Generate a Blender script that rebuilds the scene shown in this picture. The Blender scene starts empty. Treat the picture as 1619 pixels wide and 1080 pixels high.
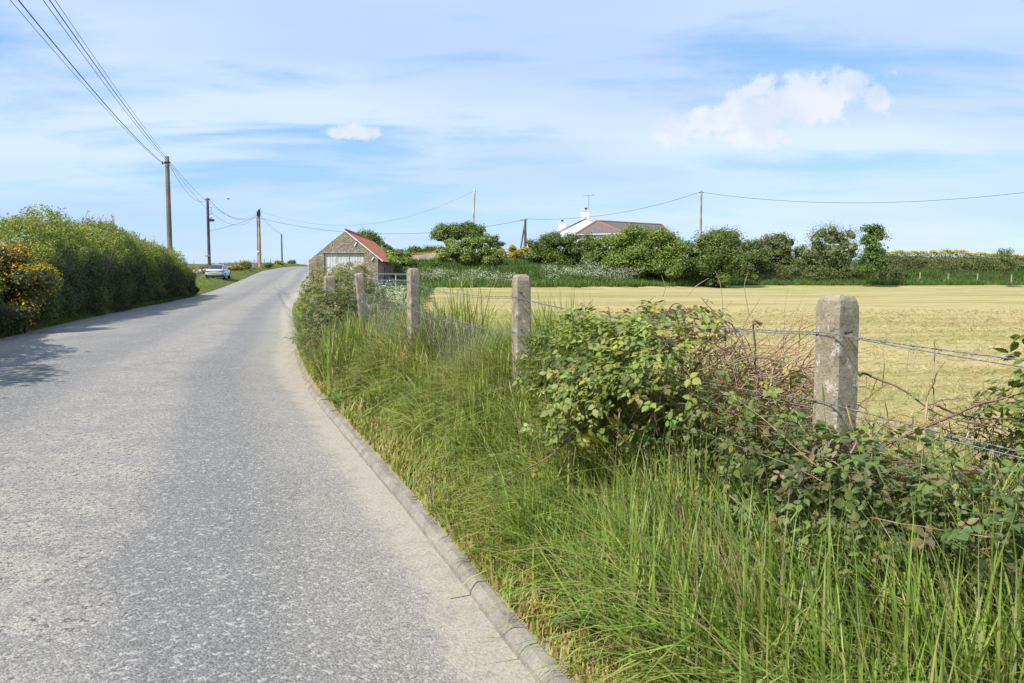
import bpy, math, random
import numpy as np
rng = np.random.default_rng(7)
random.seed(7)
R_ = math.radians

# ------------------------------------------------------------------ camera
F = 1305.0; PITCH = math.atan(100/F)
CAMZ = 1.6
sc = bpy.context.scene
cam = bpy.data.cameras.new('camera'); camo = bpy.data.objects.new('camera', cam)
sc.collection.objects.link(camo); sc.camera = camo
cam.sensor_width = 36; cam.lens = F/1619*36; cam.clip_start = 0.05; cam.clip_end = 6000
camo.location = (0, 0, CAMZ); camo.rotation_euler = (math.pi/2-PITCH, 0, 0)

def ray(px, py):
    c, s = math.cos(PITCH), math.sin(PITCH)
    r = (px-809.5); u = (540-py)
    return np.array([r, F*c+u*s, -F*s+u*c])
def at(px, py, d):
    v = ray(px, py); v = v/v[1]*d
    return np.array([v[0], v[1], v[2]+CAMZ])

# ------------------------------------------------------------------ world, sun
SUN_EL, SUN_AZ = 48.0, 231.0          # azimuth clockwise from +Y (view direction); 270 = exactly left
sc.view_settings.view_transform = 'Standard'; sc.view_settings.look = 'None'
sc.view_settings.gamma = 1; sc.view_settings.exposure = 0.38
sun = bpy.data.lights.new('sun', 'SUN'); sun.energy = 5.0; sun.angle = R_(0.5); sun.color = (1, .95, .86)
suno = bpy.data.objects.new('sun', sun); sc.collection.objects.link(suno)
sx = math.sin(R_(SUN_AZ))*math.cos(R_(SUN_EL)); sy = math.cos(R_(SUN_AZ))*math.cos(R_(SUN_EL)); sz = math.sin(R_(SUN_EL))
from mathutils import Vector
suno.rotation_euler = Vector((sx, sy, sz)).to_track_quat('Z', 'Y').to_euler()
suno.location = (-30, -10, 40)

w = bpy.data.worlds.new('World'); sc.world = w; w.use_nodes = True
class NT:
    def __init__(s, nt): s.nt = nt; s.n = nt.nodes; s.l = nt.links
    def new(s, t, **k):
        o = s.n.new(t)
        for a, b in k.items():
            if a == 'i':
                for kk, v in b.items():
                    if isinstance(v, bpy.types.NodeSocket): s.l.new(v, o.inputs[kk])
                    else: o.inputs[kk].default_value = v
            else: setattr(o, a, b)
        return o
    def math(s, op, a, b=None, c=None, clamp=False):
        o = s.n.new('ShaderNodeMath'); o.operation = op; o.use_clamp = clamp
        for i, v in enumerate((a, b, c)):
            if v is None: continue
            if isinstance(v, bpy.types.NodeSocket): s.l.new(v, o.inputs[i])
            else: o.inputs[i].default_value = v
        return o.outputs[0]
    def mix(s, f, a, b, blend='MIX'):
        o = s.n.new('ShaderNodeMix'); o.data_type = 'RGBA'; o.blend_type = blend
        for i, v in ((0, f), (6, a), (7, b)):
            if isinstance(v, bpy.types.NodeSocket): s.l.new(v, o.inputs[i])
            elif i == 0: o.inputs[0].default_value = v
            else: o.inputs[i].default_value = (*v[:3], 1)
        return o.outputs[2]
    def noise(s, vec, scale, detail=4, rough=.55, dist=0, out=0):
        o = s.new('ShaderNodeTexNoise'); o.inputs['Scale'].default_value = scale
        o.inputs['Detail'].default_value = detail; o.inputs['Roughness'].default_value = rough
        o.inputs['Distortion'].default_value = dist
        if vec is not None: s.l.new(vec, o.inputs['Vector'])
        return o.outputs[out]
    def smooth(s, v, a, b, c=0., d=1.):
        o = s.new('ShaderNodeMapRange', interpolation_type='SMOOTHSTEP')
        s.l.new(v, o.inputs[0])
        for i, x in enumerate((a, b, c, d)): o.inputs[i+1].default_value = x
        return o.outputs[0]
    def mapping(s, vec, scale=(1, 1, 1), rot=(0, 0, 0), loc=(0, 0, 0)):
        o = s.new('ShaderNodeMapping'); s.l.new(vec, o.inputs[0])
        o.inputs['Scale'].default_value = scale; o.inputs['Rotation'].default_value = rot; o.inputs['Location'].default_value = loc
        return o.outputs[0]

t = NT(w.node_tree); t.n.clear()
out = t.new('ShaderNodeOutputWorld'); bg = t.new('ShaderNodeBackground'); t.l.new(bg.outputs[0], out.inputs[0])
bg.inputs[1].default_value = 0.1
sky = t.new('ShaderNodeTexSky'); sky.sky_type = 'NISHITA'; sky.sun_disc = False
sky.sun_elevation = R_(SUN_EL); sky.sun_rotation = R_(SUN_AZ); sky.air_density = 1.0; sky.dust_density = .4; sky.ozone_density = 2.0
tc = t.new('ShaderNodeTexCoord'); sep = t.new('ShaderNodeSeparateXYZ'); t.l.new(tc.outputs['Generated'], sep.inputs[0])
X, Y, Z = sep.outputs
zz = t.math('ADD', t.math('MAXIMUM', Z, 0), .16)
comb = t.new('ShaderNodeCombineXYZ', i={0: t.math('DIVIDE', X, zz), 1: t.math('DIVIDE', Y, zz), 2: 0.0})
P = comb.outputs[0]
n1 = t.noise(t.mapping(P, (.75, 1.25, 1), (0, 0, .22), (3.1, 2.37, 0)), 1.0, 7, .58, .45)
n2 = t.noise(t.mapping(P, (.9, 3.2, 1), (0, 0, .15), (7.7, 1.3, 0)), 1.0, 4, .55, .5)
nn = t.math('ADD', t.math('MULTIPLY', n1, .72), t.math('MULTIPLY', n2, .28))
cov = t.smooth(nn, .38, .53)
hz = t.math('MAXIMUM', t.smooth(Z, 0.02, .16, .3, 1.), t.smooth(t.math('DIVIDE', X, t.math('MAXIMUM', Y, .1)), -.35, .1, 0, .8))          # thinner veil low over the horizon
cov = t.math('MULTIPLY', cov, hz)
n3 = t.noise(t.mapping(P, (.4, .8, 1), (0, 0, -.3), (1, 9, 0)), 1.0, 3, .5)
veil = t.mix(t.smooth(n3, .35, .65), (4.5, 5.6, 8.7), (6.1, 7.1, 9.0))
skyb = t.mix(1.0, sky.outputs[0], (1.25, 1.22, 1.16), 'MULTIPLY')
col = t.mix(t.math('MULTIPLY', cov, .84), t.mix(.5, skyb, (2.2, 4.8, 8.6)), veil)
# cumulus, a fixed place in the sky
yy = t.math('MAXIMUM', Y, .05)
A = t.math('DIVIDE', X, yy); E = t.math('DIVIDE', Z, yy)
c2 = t.new('ShaderNodeCombineXYZ', i={0: A, 1: E, 2: 0.0}).outputs[0]
wn = t.noise(c2, 13, 5, .6); wn2 = t.noise(t.mapping(c2, loc=(5, 3, 0)), 32, 4, .65)
def blob(px, py, rx, ry, rot):
    v = ray(px, py); a0, e0 = v[0]/v[1], v[2]/v[1]
    da = t.math('SUBTRACT', A, a0); de = t.math('SUBTRACT', E, e0)
    cr, sr = math.cos(rot), math.sin(rot)
    u = t.math('ADD', t.math('MULTIPLY', da, cr), t.math('MULTIPLY', de, sr))
    v_ = t.math('SUBTRACT', t.math('MULTIPLY', de, cr), t.math('MULTIPLY', da, sr))
    u = t.math('DIVIDE', u, rx/F); v_ = t.math('DIVIDE', v_, ry/F)
    return t.math('SUBTRACT', 1, t.math('SQRT', t.math('ADD', t.math('MULTIPLY', u, u), t.math('MULTIPLY', v_, v_))))
b = blob(1245, 168, 150, 50, .22)
for q in ((1325, 142, 90, 42, .1), (1170, 192, 110, 30, .1), (1068, 205, 52, 30, .1), (1385, 150, 30, 30, .3), (1195, 140, 50, 18, .5), (557, 209, 50, 15, 0), (1200, 215, 90, 22, 0)):
    b = t.math('MAXIMUM', b, blob(*q))
b = t.math('ADD', b, t.math('MULTIPLY', t.math('SUBTRACT', wn, .5), 2.1))
b = t.math('ADD', b, t.math('MULTIPLY', t.math('SUBTRACT', wn2, .5), 1.9))
cm = t.smooth(b, .02, .5)
cm = t.math('MULTIPLY', cm, t.math('GREATER_THAN', Y, .1))
ccol = t.mix(t.smooth(wn, .35, .62), (5.9, 6.4, 7.2), (7.3, 7.4, 7.4))
col = t.mix(t.math('MULTIPLY', cm, .72), col, ccol)
t.l.new(col, bg.inputs[0])

# ------------------------------------------------------------------ helpers
def link(o): sc.collection.objects.link(o); return o
def tag(o, label=None, cat=None, group=None, kind=None):
    if label: o['label'] = label
    if cat: o['category'] = cat
    if group: o['group'] = group
    if kind: o['kind'] = kind
    return o
def empty(name, loc, rz=0):
    o = bpy.data.objects.new(name, None); o.location = tuple(map(float, loc)); o.rotation_euler = (0, 0, rz); o.empty_display_size = .3
    return link(o)

class Geo:
    """collects vertices, polygons of any size, one colour per vertex, one material slot per face"""
    def __init__(s): s.V = []; s.L = []; s.T = []; s.C = []; s.M = []; s.n = 0
    def add(s, V, faces, tint=(1, 1, 1), m=0):
        V = np.asarray(V, float).reshape(-1, 3)
        s.V.append(V)
        c = np.asarray(tint, float)
        s.C.append(np.broadcast_to(c, (len(V), 3)) if c.ndim == 1 else c)
        if isinstance(faces, np.ndarray):
            s.L.append((faces+s.n).ravel()); s.T.append(np.full(len(faces), faces.shape[1])); s.M.append(np.full(len(faces), m))
        else:
            for f in faces: s.L.append(np.array(f)+s.n); s.T.append(np.array([len(f)])); s.M.append(np.array([m]))
        s.n += len(V); return s
    def box(s, c, size, rz=0, tint=(1, 1, 1), m=0, taper=1.0):
        x, y, z = np.array(size)/2
        V = np.array([[i*x*(taper if k > 0 else 1), j*y*(taper if k > 0 else 1), k*z] for i in (-1, 1) for j in (-1, 1) for k in (-1, 1)])
        cr, sr = math.cos(rz), math.sin(rz)
        V = np.stack([V[:, 0]*cr-V[:, 1]*sr, V[:, 0]*sr+V[:, 1]*cr, V[:, 2]], 1)+np.array(c)
        return s.add(V, np.array([[0, 1, 3, 2], [4, 6, 7, 5], [0, 4, 5, 1], [2, 3, 7, 6], [0, 2, 6, 4], [1, 5, 7, 3]]), tint, m)
    def tube(s, pts, r, sides=6, tint=(1, 1, 1), m=0, cap=True):
        P = np.asarray(pts, float); n = len(P); r = np.broadcast_to(np.asarray(r, float), (n,))
        T = np.gradient(P, axis=0); T /= np.linalg.norm(T, axis=1, keepdims=True)+1e-12
        a = np.array([0, 0, 1.]) if abs(T[0, 2]) < .9 else np.array([1., 0, 0])
        U = np.cross(T, a); U /= np.linalg.norm(U, axis=1, keepdims=True)+1e-12
        W = np.cross(T, U)
        th = np.arange(sides)*2*math.pi/sides
        V = P[:, None]+(U[:, None]*np.cos(th)[None, :, None]+W[:, None]*np.sin(th)[None, :, None])*r[:, None, None]
        i = np.arange(n-1)[:, None]*sides; j = np.arange(sides)[None]; j2 = (j+1) % sides
        Fq = np.stack([i+j, i+j2, i+sides+j2, i+sides+j], -1).reshape(-1, 4)
        s.add(V.reshape(-1, 3), Fq, tint, m)
        if cap and sides > 2:
            s.L.append(np.arange(sides)+s.n-sides); s.T.append(np.array([sides])); s.M.append(np.array([m]))
            s.L.append(np.arange(sides)[::-1]+s.n-n*sides); s.T.append(np.array([sides])); s.M.append(np.array([m]))
        return s
    def build(s, name, mats, parent=None, smooth=False, origin=None):
        V = np.concatenate(s.V).astype(np.float32)
        if origin is not None: V = V-np.array(origin, np.float32)
        L = np.concatenate(s.L).astype(np.int32); T = np.concatenate(s.T).astype(np.int32); C = np.concatenate(s.C); M = np.concatenate(s.M).astype(np.int32)
        me = bpy.data.meshes.new(name)
        me.vertices.add(len(V)); me.vertices.foreach_set('co', V.ravel())
        me.loops.add(len(L)); me.loops.foreach_set('vertex_index', L)
        me.polygons.add(len(T)); me.polygons.foreach_set('loop_start', np.concatenate([[0], np.cumsum(T)[:-1]]).astype(np.int32))
        me.polygons.foreach_set('material_index', M)
        me.update(calc_edges=True)
        me.polygons.foreach_set('use_smooth', np.full(len(T), bool(smooth)))
        at_ = me.attributes.new('tint', 'FLOAT_COLOR', 'POINT')
        at_.data.foreach_set('color', np.concatenate([C, np.ones((len(C), 1))], 1).astype(np.float32).ravel())
        for m in (mats if isinstance(mats, (list, tuple)) else [mats]): me.materials.append(m)
        o = bpy.data.objects.new(name, me); link(o)
        if origin is not None and parent is None: o.location = tuple(map(float, origin))
        if parent is not None: o.parent = parent
        return o

def unit(v): return v/(np.linalg.norm(v, axis=-1, keepdims=True)+1e-12)
def frames(axis, up, roll=None):
    """columns x (across), y (along axis), z (normal)"""
    y = unit(axis); x = unit(np.cross(y, up)); z = np.cross(x, y)
    if roll is not None:
        c, s_ = np.cos(roll)[:, None], np.sin(roll)[:, None]
        x, z = x*c+z*s_, z*c-x*s_
    return np.stack([x, y, z], -1)
def yaw(a, tilt=None, tdir=None):
    c, s_ = np.cos(a), np.sin(a); o = np.zeros_like(a); l = np.ones_like(a)
    Rz = np.stack([np.stack([c, -s_, o], -1), np.stack([s_, c, o], -1), np.stack([o, o, l], -1)], -2)
    if tilt is None: return Rz
    ct, st = np.cos(tilt), np.sin(tilt)
    Rx = np.stack([np.stack([l, o, o], -1), np.stack([o, ct, -st], -1), np.stack([o, st, ct], -1)], -2)
    return Rz@Rx
def scatter(g, protos, loc, Rm, scale, tint, grad=None, m=0):
    """merge N copies of the prototypes into g"""
    N = len(loc)
    if N == 0: return
    scale = np.asarray(scale, float)
    if scale.ndim == 0: scale = np.full((N, 3), float(scale))
    elif scale.ndim == 1: scale = np.repeat(scale[:, None], 3, 1)
    which = rng.integers(0, len(protos), N)
    for k, (PV, PF) in enumerate(protos):
        ix = np.nonzero(which == k)[0]
        if len(ix) == 0: continue
        V = PV[None]*scale[ix][:, None]
        V = np.einsum('nij,nkj->nki', Rm[ix], V)+loc[ix][:, None]
        Fc = (PF[None]+(np.arange(len(ix))*len(PV))[:, None, None]).reshape(-1, PF.shape[1])
        C = np.repeat(tint[ix][:, None], len(PV), 1)
        g.add(V.reshape(-1, 3), Fc, C.reshape(-1, 3), m)
def jit(base, n, amt=.18, hue=.08):
    b = np.asarray(base, float)
    if b.ndim == 1: b = b[None]
    c = b[rng.integers(0, len(b), n)]
    c = c*(1+rng.normal(0, amt, (n, 1)))*(1+rng.normal(0, hue, (n, 3)))
    return np.clip(c, .004, .9)

# smooth interpolation
def cub(xs, ys):
    xs = np.array(xs, float); ys = np.array(ys, float); m = np.gradient(ys, xs)
    def f(x):
        x = np.clip(np.asarray(x, float), xs[0], xs[-1]); i = np.clip(np.searchsorted(xs, x)-1, 0, len(xs)-2)
        h = xs[i+1]-xs[i]; u = (x-xs[i])/h
        return (2*u**3-3*u**2+1)*ys[i]+(u**3-2*u**2+u)*h*m[i]+(-2*u**3+3*u**2)*ys[i+1]+(u**3-u**2)*h*m[i+1]
    return f
def sst(a, b, x):
    u = np.clip((x-a)/(b-a), 0, 1); return u*u*(3-2*u)
def vnoise(x, y, sc_=1.0, seed=0):
    """smooth 2-D value noise, about -1..1"""
    x = np.asarray(x, float)*sc_+seed*17.3; y = np.asarray(y, float)*sc_+seed*9.1
    xi = np.floor(x); yi = np.floor(y); fx = x-xi; fy = y-yi; fx = fx*fx*(3-2*fx); fy = fy*fy*(3-2*fy)
    def h(a, b_): v = np.sin(a*127.1+b_*311.7)*43758.5453; return (v-np.floor(v))*2-1
    return (h(xi, yi)*(1-fx)+h(xi+1, yi)*fx)*(1-fy)+(h(xi, yi+1)*(1-fx)+h(xi+1, yi+1)*fx)*fy

# ------------------------------------------------------------------ lie of the land
Rt = cub([-60, -20, 0, 3.16, 4.24, 6.07, 8.7, 12, 16.9, 20.9, 34.8, 50, 84, 120, 150, 185, 260], [23, 8.4, 1.22, .12, -.25, -.88, -1.82, -2.98, -4.45, -5.45, -9.3, -13.2, -20.6, -28.2, -31.4, -31, -24])
Wd = cub([-60, 20, 57, 90, 260], [7.9, 7.9, 7.5, 7.3, 7.3])
Zr = cub([-60, 0, 20, 30, 57, 65, 84.5, 105, 125, 150, 175, 210, 300, 600, 1500], [0, 0, 0, .07, .26, .45, 1.25, 2.15, 3.0, 3.72, 3.7, 2.9, -1, -4, -10])
Bf = cub([-60, 0, 40, 70, 88, 90, 92.5, 96.5, 102, 110, 125, 150, 220, 400, 1500], [.1, .22, .55, .75, .87, 1.15, 1.75, 2.45, 3.05, 3.7, 4.35, 4.6, 4.2, 1, -8])
fence_x = lambda y: 1.18-(y-3)*.3767
def fy_far(x): return np.interp(x, [-12, -6.7, 5, 14, 22, 60], [66, 69, 72, 77, 87, 92])
def fx_left(y): return np.where(y < 13, fence_x(y)+.65, np.interp(y, [13, 16, 29, 72], [-1.95, -2.2, -3.2, -7]))
def field_margin(x, y): return np.minimum(x-fx_left(y), fy_far(x)-y)
def G(x, y):
    x = np.asarray(x, float); y = np.asarray(y, float)
    s = x-Rt(y); sl = -s-Wd(y)
    zr = Zr(y)
    fm = fy_far(x); base = Bf(y+(88-fm)*sst(35, 1, fm-y)*sst(140, 108, y))
    wide = 1.3+sst(30, 110, y)*9
    right = zr+.07+(base-zr-.07)*sst(.15, 1, s/wide)
    right = right+.20*np.exp(-((x-fence_x(y)+.1)/.55)**2)*sst(25, 15, y)
    left = zr+.05+.22*sst(0, 1.5, sl)+.3*sst(3, 30, sl)
    z = np.where(s >= 0, right, np.where(sl > 0, left, zr))
    return z+.03*vnoise(x, y, .6, 1)*sst(.4, 2, np.maximum(s, sl))

# ------------------------------------------------------------------ materials
def mat(name, build, disp=False):
    m = bpy.data.materials.new(name); m.use_nodes = True; t = NT(m.node_tree)
    bs = t.n['Principled BSDF']
    build(t, bs); return m
def obco(t): return t.new('ShaderNodeTexCoord').outputs['Object']
def setp(bs, rough=.8, spec=.3, metal=0):
    bs.inputs['Roughness'].default_value = rough; bs.inputs['Specular IOR Level'].default_value = spec; bs.inputs['Metallic'].default_value = metal
def bump(t, bs, h, strength=.5, dist=.01):
    b = t.new('ShaderNodeBump', i={'Height': h, 'Strength': strength, 'Distance': dist}); t.l.new(b.outputs[0], bs.inputs['Normal'])
def leafmat(name, trans=.3, rough=.5, spec=.35, mul=(1, 1, 1)):
    def f(t, bs):
        a = t.new('ShaderNodeAttribute', attribute_name='tint')
        c = t.mix(1., a.outputs['Color'], mul, 'MULTIPLY')
        n = t.noise(obco(t), 9, 3); c = t.mix(t.smooth(n, .35, .7), c, t.mix(1., c, (.78, .82, .75), 'MULTIPLY'))
        t.l.new(c, bs.inputs['Base Color']); setp(bs, rough, spec)
        tr = t.new('ShaderNodeBsdfTranslucent'); t.l.new(t.mix(1., c, (1.25, 1.15, .55), 'MULTIPLY'), tr.inputs[0])
        mx = t.new('ShaderNodeMixShader', i={0: trans}); t.l.new(bs.outputs[0], mx.inputs[1]); t.l.new(tr.outputs[0], mx.inputs[2])
        t.l.new(mx.outputs[0], t.n['Material Output'].inputs[0])
    return mat(name, f)
def plain(name, c, rough=.7, spec=.3, metal=0, var=.15, scale=6, bmp=0, bscale=60):
    def f(t, bs):
        n = t.noise(obco(t), scale, 5, .6)
        cc = t.mix(t.smooth(n, .3, .7), [v*(1-var) for v in c], [min(1, v*(1+var)) for v in c])
        t.l.new(cc, bs.inputs['Base Color']); setp(bs, rough, spec, metal)
        if bmp: bump(t, bs, t.noise(obco(t), bscale, 4), bmp)
    return mat(name, f)
def tintmat(name, rough=.8, spec=.2, bmp=.0):
    def f(t, bs):
        a = t.new('ShaderNodeAttribute', attribute_name='tint'); n = t.noise(obco(t), 14, 5, .65)
        c = t.mix(t.smooth(n, .3, .7), t.mix(1., a.outputs[0], (.72, .72, .72), 'MULTIPLY'), t.mix(1., a.outputs[0], (1.2, 1.2, 1.2), 'MULTIPLY'))
        t.l.new(c, bs.inputs['Base Color']); setp(bs, rough, spec)
        if bmp: bump(t, bs, n, bmp, .02)
    return mat(name, f)

M = {}
M['grass'] = leafmat('grass', .30, .55, .3)
M['leaf'] = leafmat('leaf', .28, .5, .4)
M['dry'] = leafmat('dry_stem', .12, .8, .15)
M['bark'] = tintmat('bark', .85, .2, .6)
M['cane'] = tintmat('cane', .6, .35, .3)

def road_mat(t, bs):
    uv = t.new('ShaderNodeUVMap', uv_map='UVMap').outputs[0]
    sp = t.new('ShaderNodeSeparateXYZ', i={0: uv}); U, V = sp.outputs[0], sp.outputs[1]   # U metres from right edge, V metres along
    o = obco(t)
    vo = t.new('ShaderNodeTexVoronoi', feature='F1', i={'Vector': o, 'Scale': 95.}); vo2 = t.new('ShaderNodeTexVoronoi', feature='F1', i={'Vector': t.mapping(o, (1.0, 1.0, .7), (0, 0, .6)), 'Scale': 52.})
    fine = t.noise(o, 55, 4, .7)
    nb = t.noise(o, .35, 4, .6); nm = t.noise(o, 2.2, 5, .65)
    wob = t.math('ADD', U, t.math('MULTIPLY', t.math('SUBTRACT', nb, .5), .9))
    def band(c, w_): # soft band centred at c
        d = t.math('ABSOLUTE', t.math('SUBTRACT', wob, c)); return t.smooth(d, w_*.5, w_*1.2, 1, 0)
    coarse = t.math('MAXIMUM', band(2.45, .75), t.math('MULTIPLY', band(6.2, .6), .8))
    coarse = t.math('MULTIPLY', coarse, t.smooth(nm, .35, .62))
    track = t.math('MAXIMUM', band(1.35, .45), band(3.75, .5))
    base = t.mix(t.smooth(nb, .3, .7), (.190, .184, .172), (.243, .232, .214))
    base = t.mix(t.math('MULTIPLY', track, .6), base, (.176, .174, .170))
    base = t.mix(t.math('MULTIPLY', coarse, .85), base, (.315, .29, .25))
    # stones: each its own tone
    sc1 = t.new('ShaderNodeSeparateColor', i={0: vo.outputs['Color']}).outputs[0]
    tone = t.smooth(sc1, 0, 1, .76, 1.26)
    base = t.mix(1., base, t.new('ShaderNodeCombineColor', i={0: tone, 1: tone, 2: tone}).outputs[0], 'MULTIPLY')
    sc2 = t.new('ShaderNodeSeparateColor', i={0: vo2.outputs['Color']}).outputs[1]
    dark = t.math('MULTIPLY', t.smooth(sc2, .80, .92), t.math('ADD', t.smooth(nm, .3, .65, .05, .5), t.math('MULTIPLY', coarse, .45)))
    base = t.mix(dark, base, (.075, .073, .07))
    pale = t.math('MULTIPLY', t.smooth(sc2, .16, .06), .55); base = t.mix(pale, base, (.46, .43, .38))
    # far patches of pale grit
    pt = t.noise(t.mapping(o, (1, .5, 1)), .9, 7, .78); base = t.mix(t.smooth(pt, .57, .68, 0, .5), base, (.37, .34, .29))
    # repair lines and hairline cracks
    ck = t.new('ShaderNodeTexVoronoi', feature='DISTANCE_TO_EDGE', i={'Vector': t.new('ShaderNodeVectorMath', operation='ADD', i={0: o, 1: t.noise(o, 1.5, 4, .6, out=1)}).outputs[0], 'Scale': .33})
    crk = t.math('MULTIPLY', t.smooth(ck.outputs[0], .0, .008, 1, 0), t.smooth(nb, .46, .56)); base = t.mix(t.math('MULTIPLY', crk, .3), base, (.09, .085, .08))
    # dust strip beside the kerb
    edge = t.math('ADD', U, t.math('MULTIPLY', t.math('SUBTRACT', t.noise(o, 2.4, 8, .78), .47), .75))
    far_ = t.smooth(V, 9, 17, -.07, .08)
    e2 = t.math('SUBTRACT', edge, far_)
    du = t.math('MULTIPLY', t.smooth(e2, .28, .50, 1, 0), t.smooth(t.noise(o, 9, 6, .75), .30, .52, .72, 1))
    dcol = t.mix(t.smooth(fine, .3, .7), (.29, .262, .212), (.415, .378, .31))
    dcol = t.mix(t.smooth(t.noise(o, 7, 5, .7), .52, .66, 0, .75), dcol, (.25, .225, .18))
    base = t.mix(t.math('MULTIPLY', du, .93), base, dcol)
    halo = t.smooth(e2, .5, 1.1, .45, 0); base = t.mix(t.math('MULTIPLY', halo, t.smooth(fine, .4, .6)), base, (.40, .365, .30))
    # green-brown line of dirt on the far side
    ld = t.smooth(t.math('ADD', U, t.math('MULTIPLY', t.math('SUBTRACT', nm, .5), .5)), 7.1, 7.5, 0, .85); base = t.mix(ld, base, (.20, .17, .11))
    t.l.new(base, bs.inputs['Base Color']); setp(bs, .88, .22)
    h = t.math('ADD', t.math('MULTIPLY', vo.outputs[0], -1.), t.math('ADD', t.math('MULTIPLY', vo2.outputs[0], -.8), t.math('MULTIPLY', fine, .8)))
    h = t.math('MULTIPLY', h, t.smooth(du, 0, 1, 1, .45))
    bump(t, bs, h, .5, .010)
M['road'] = mat('road_surface', road_mat)

def ground_mat(t, bs):
    a = t.new('ShaderNodeAttribute', attribute_name='tint').outputs['Color']; o = obco(t)
    n = t.noise(o, 3.5, 8, .7); f = t.noise(o, 45, 5, .7)
    c = t.mix(t.smooth(n, .3, .7), t.mix(1., a, (.72, .75, .7), 'MULTIPLY'), t.mix(1., a, (1.2, 1.18, 1.1), 'MULTIPLY'))
    c = t.mix(t.smooth(f, .3, .7), t.mix(1., c, (.75, .75, .75), 'MULTIPLY'), t.mix(1., c, (1.18, 1.18, 1.18), 'MULTIPLY'))
    t.l.new(c, bs.inputs['Base Color']); setp(bs, .95, .1); bump(t, bs, t.math('ADD', n, f), .7, .03)
M['ground'] = mat('soil_and_turf', ground_mat)

def field_mat(t, bs):
    o = obco(t)
    rows = t.noise(t.mapping(o, (.035, .36, 1), (0, 0, -.10)), 1.0, 5, .62, .6)
    rows2 = t.noise(t.mapping(o, (.35, 3.0, 1), (0, 0, -.10)), 1.0, 6, .7, .4)
    st = t.noise(t.mapping(o, (9, 34, 1), (0, 0, .25)), 1.0, 4, .7); st2 = t.noise(t.mapping(o, (30, 12, 1), (0, 0, .7)), 1.0, 4, .7)
    big = t.noise(o, .06, 3)
    c = t.mix(t.smooth(rows, .40, .58), (.26, .22, .085), (.405, .33, .16))
    c = t.mix(t.smooth(rows2, .40, .62, 0, .5), c, (.49, .40, .20))
    c = t.mix(t.smooth(rows2, .50, .34, 0, .7), c, (.30, .275, .085))
    gr = t.math('MULTIPLY', t.smooth(big, .42, .62), t.smooth(rows, .55, .40)); c = t.mix(t.math('MULTIPLY', gr, .8), c, (.27, .275, .08))
    v = t.math('MULTIPLY', t.math('ADD', st, st2), .5)
    c = t.mix(t.smooth(v, .40, .60), t.mix(1., c, (.80, .80, .74), 'MULTIPLY'), t.mix(1., c, (1.12, 1.11, 1.08), 'MULTIPLY'))
    t.l.new(c, bs.inputs['Base Color']); setp(bs, .9, .12)
    bump(t, bs, t.math('ADD', t.math('MULTIPLY', rows2, .8), v), .8, .03)
M['field'] = mat('mown_hay', field_mat)

def conc_mat(t, bs):
    o = obco(t); n = t.noise(o, 7, 6, .65); f = t.noise(o, 60, 5, .75); l = t.noise(t.mapping(o, (1, 1, .55)), 26, 5, .7)
    c = t.mix(t.smooth(n, .3, .7), (.235, .205, .145), (.355, .31, .225))
    c = t.mix(t.smooth(l, .56, .64, 0, .8), c, (.56, .53, .45))
    c = t.mix(t.smooth(t.noise(t.mapping(o, loc=(3, 3, 3)), 18, 6, .7), .57, .66, 0, .75), c, (.17, .145, .085))
    c = t.mix(t.smooth(t.noise(t.mapping(o, loc=(9, 1, 3)), 11, 6, .7), .60, .68, 0, .6), c, (.42, .33, .09))
    c = t.mix(t.smooth(f, .3, .7), t.mix(1., c, (.8, .8, .8), 'MULTIPLY'), t.mix(1., c, (1.12, 1.12, 1.12), 'MULTIPLY'))
    pit = t.new('ShaderNodeTexVoronoi', feature='F1', i={'Vector': o, 'Scale': 70.}); pp = t.smooth(pit.outputs[0], .10, .22, 1, 0)
    c = t.mix(t.math('MULTIPLY', pp, .6), c, (.10, .09, .07))
    t.l.new(c, bs.inputs['Base Color']); setp(bs, .93, .15)
    bump(t, bs, t.math('ADD', t.math('ADD', f, n), t.math('MULTIPLY', pp, -.6)), .7, .008)
M['post'] = mat('lichened_concrete', conc_mat)
def kerb_mat(t, bs):
    o = obco(t); n = t.noise(o, 4, 7, .7); f = t.noise(o, 70, 4, .7)
    c = t.mix(t.smooth(n, .3, .7), (.20, .19, .165), (.34, .315, .265))
    c = t.mix(t.smooth(f, .3, .7), t.mix(1., c, (.78, .78, .78), 'MULTIPLY'), t.mix(1., c, (1.15, 1.15, 1.15), 'MULTIPLY'))
    t.l.new(c, bs.inputs['Base Color']); setp(bs, .93, .12); bump(t, bs, t.math('ADD', n, f), .7, .012)
M['kerb'] = mat('kerb_concrete', kerb_mat)
def stone_mat(t, bs):
    o = obco(t)
    vo = t.new('ShaderNodeTexVoronoi', feature='F1', i={'Vector': t.mapping(o, (1, 1, 1.9)), 'Scale': 3.2})
    ed = t.new('ShaderNodeTexVoronoi', feature='DISTANCE_TO_EDGE', i={'Vector': t.mapping(o, (1, 1, 1.9)), 'Scale': 3.2})
    s1 = t.new('ShaderNodeSeparateColor', i={0: vo.outputs['Color']})
    c = t.mix(s1.outputs[0], (.22, .185, .135), (.38, .325, .235)); c = t.mix(t.smooth(s1.outputs[1], .65, .9, 0, .7), c, (.25, .24, .22))
    c = t.mix(t.smooth(s1.outputs[2], .75, .9, 0, .6), c, (.42, .27, .16))
    c = t.mix(t.smooth(ed.outputs[0], .02, .07, .8, 0), c, (.33, .28, .20))
    n = t.noise(o, 3, 6, .7); c = t.mix(t.smooth(n, .5, .65, 0, .6), c, (.43, .36, .25))
    t.l.new(c, bs.inputs['Base Color']); setp(bs, .95, .1); bump(t, bs, t.math('ADD', t.smooth(ed.outputs[0], 0, .1), n), .8, .05)
M['stone'] = mat('rubble_stone', stone_mat)
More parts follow.
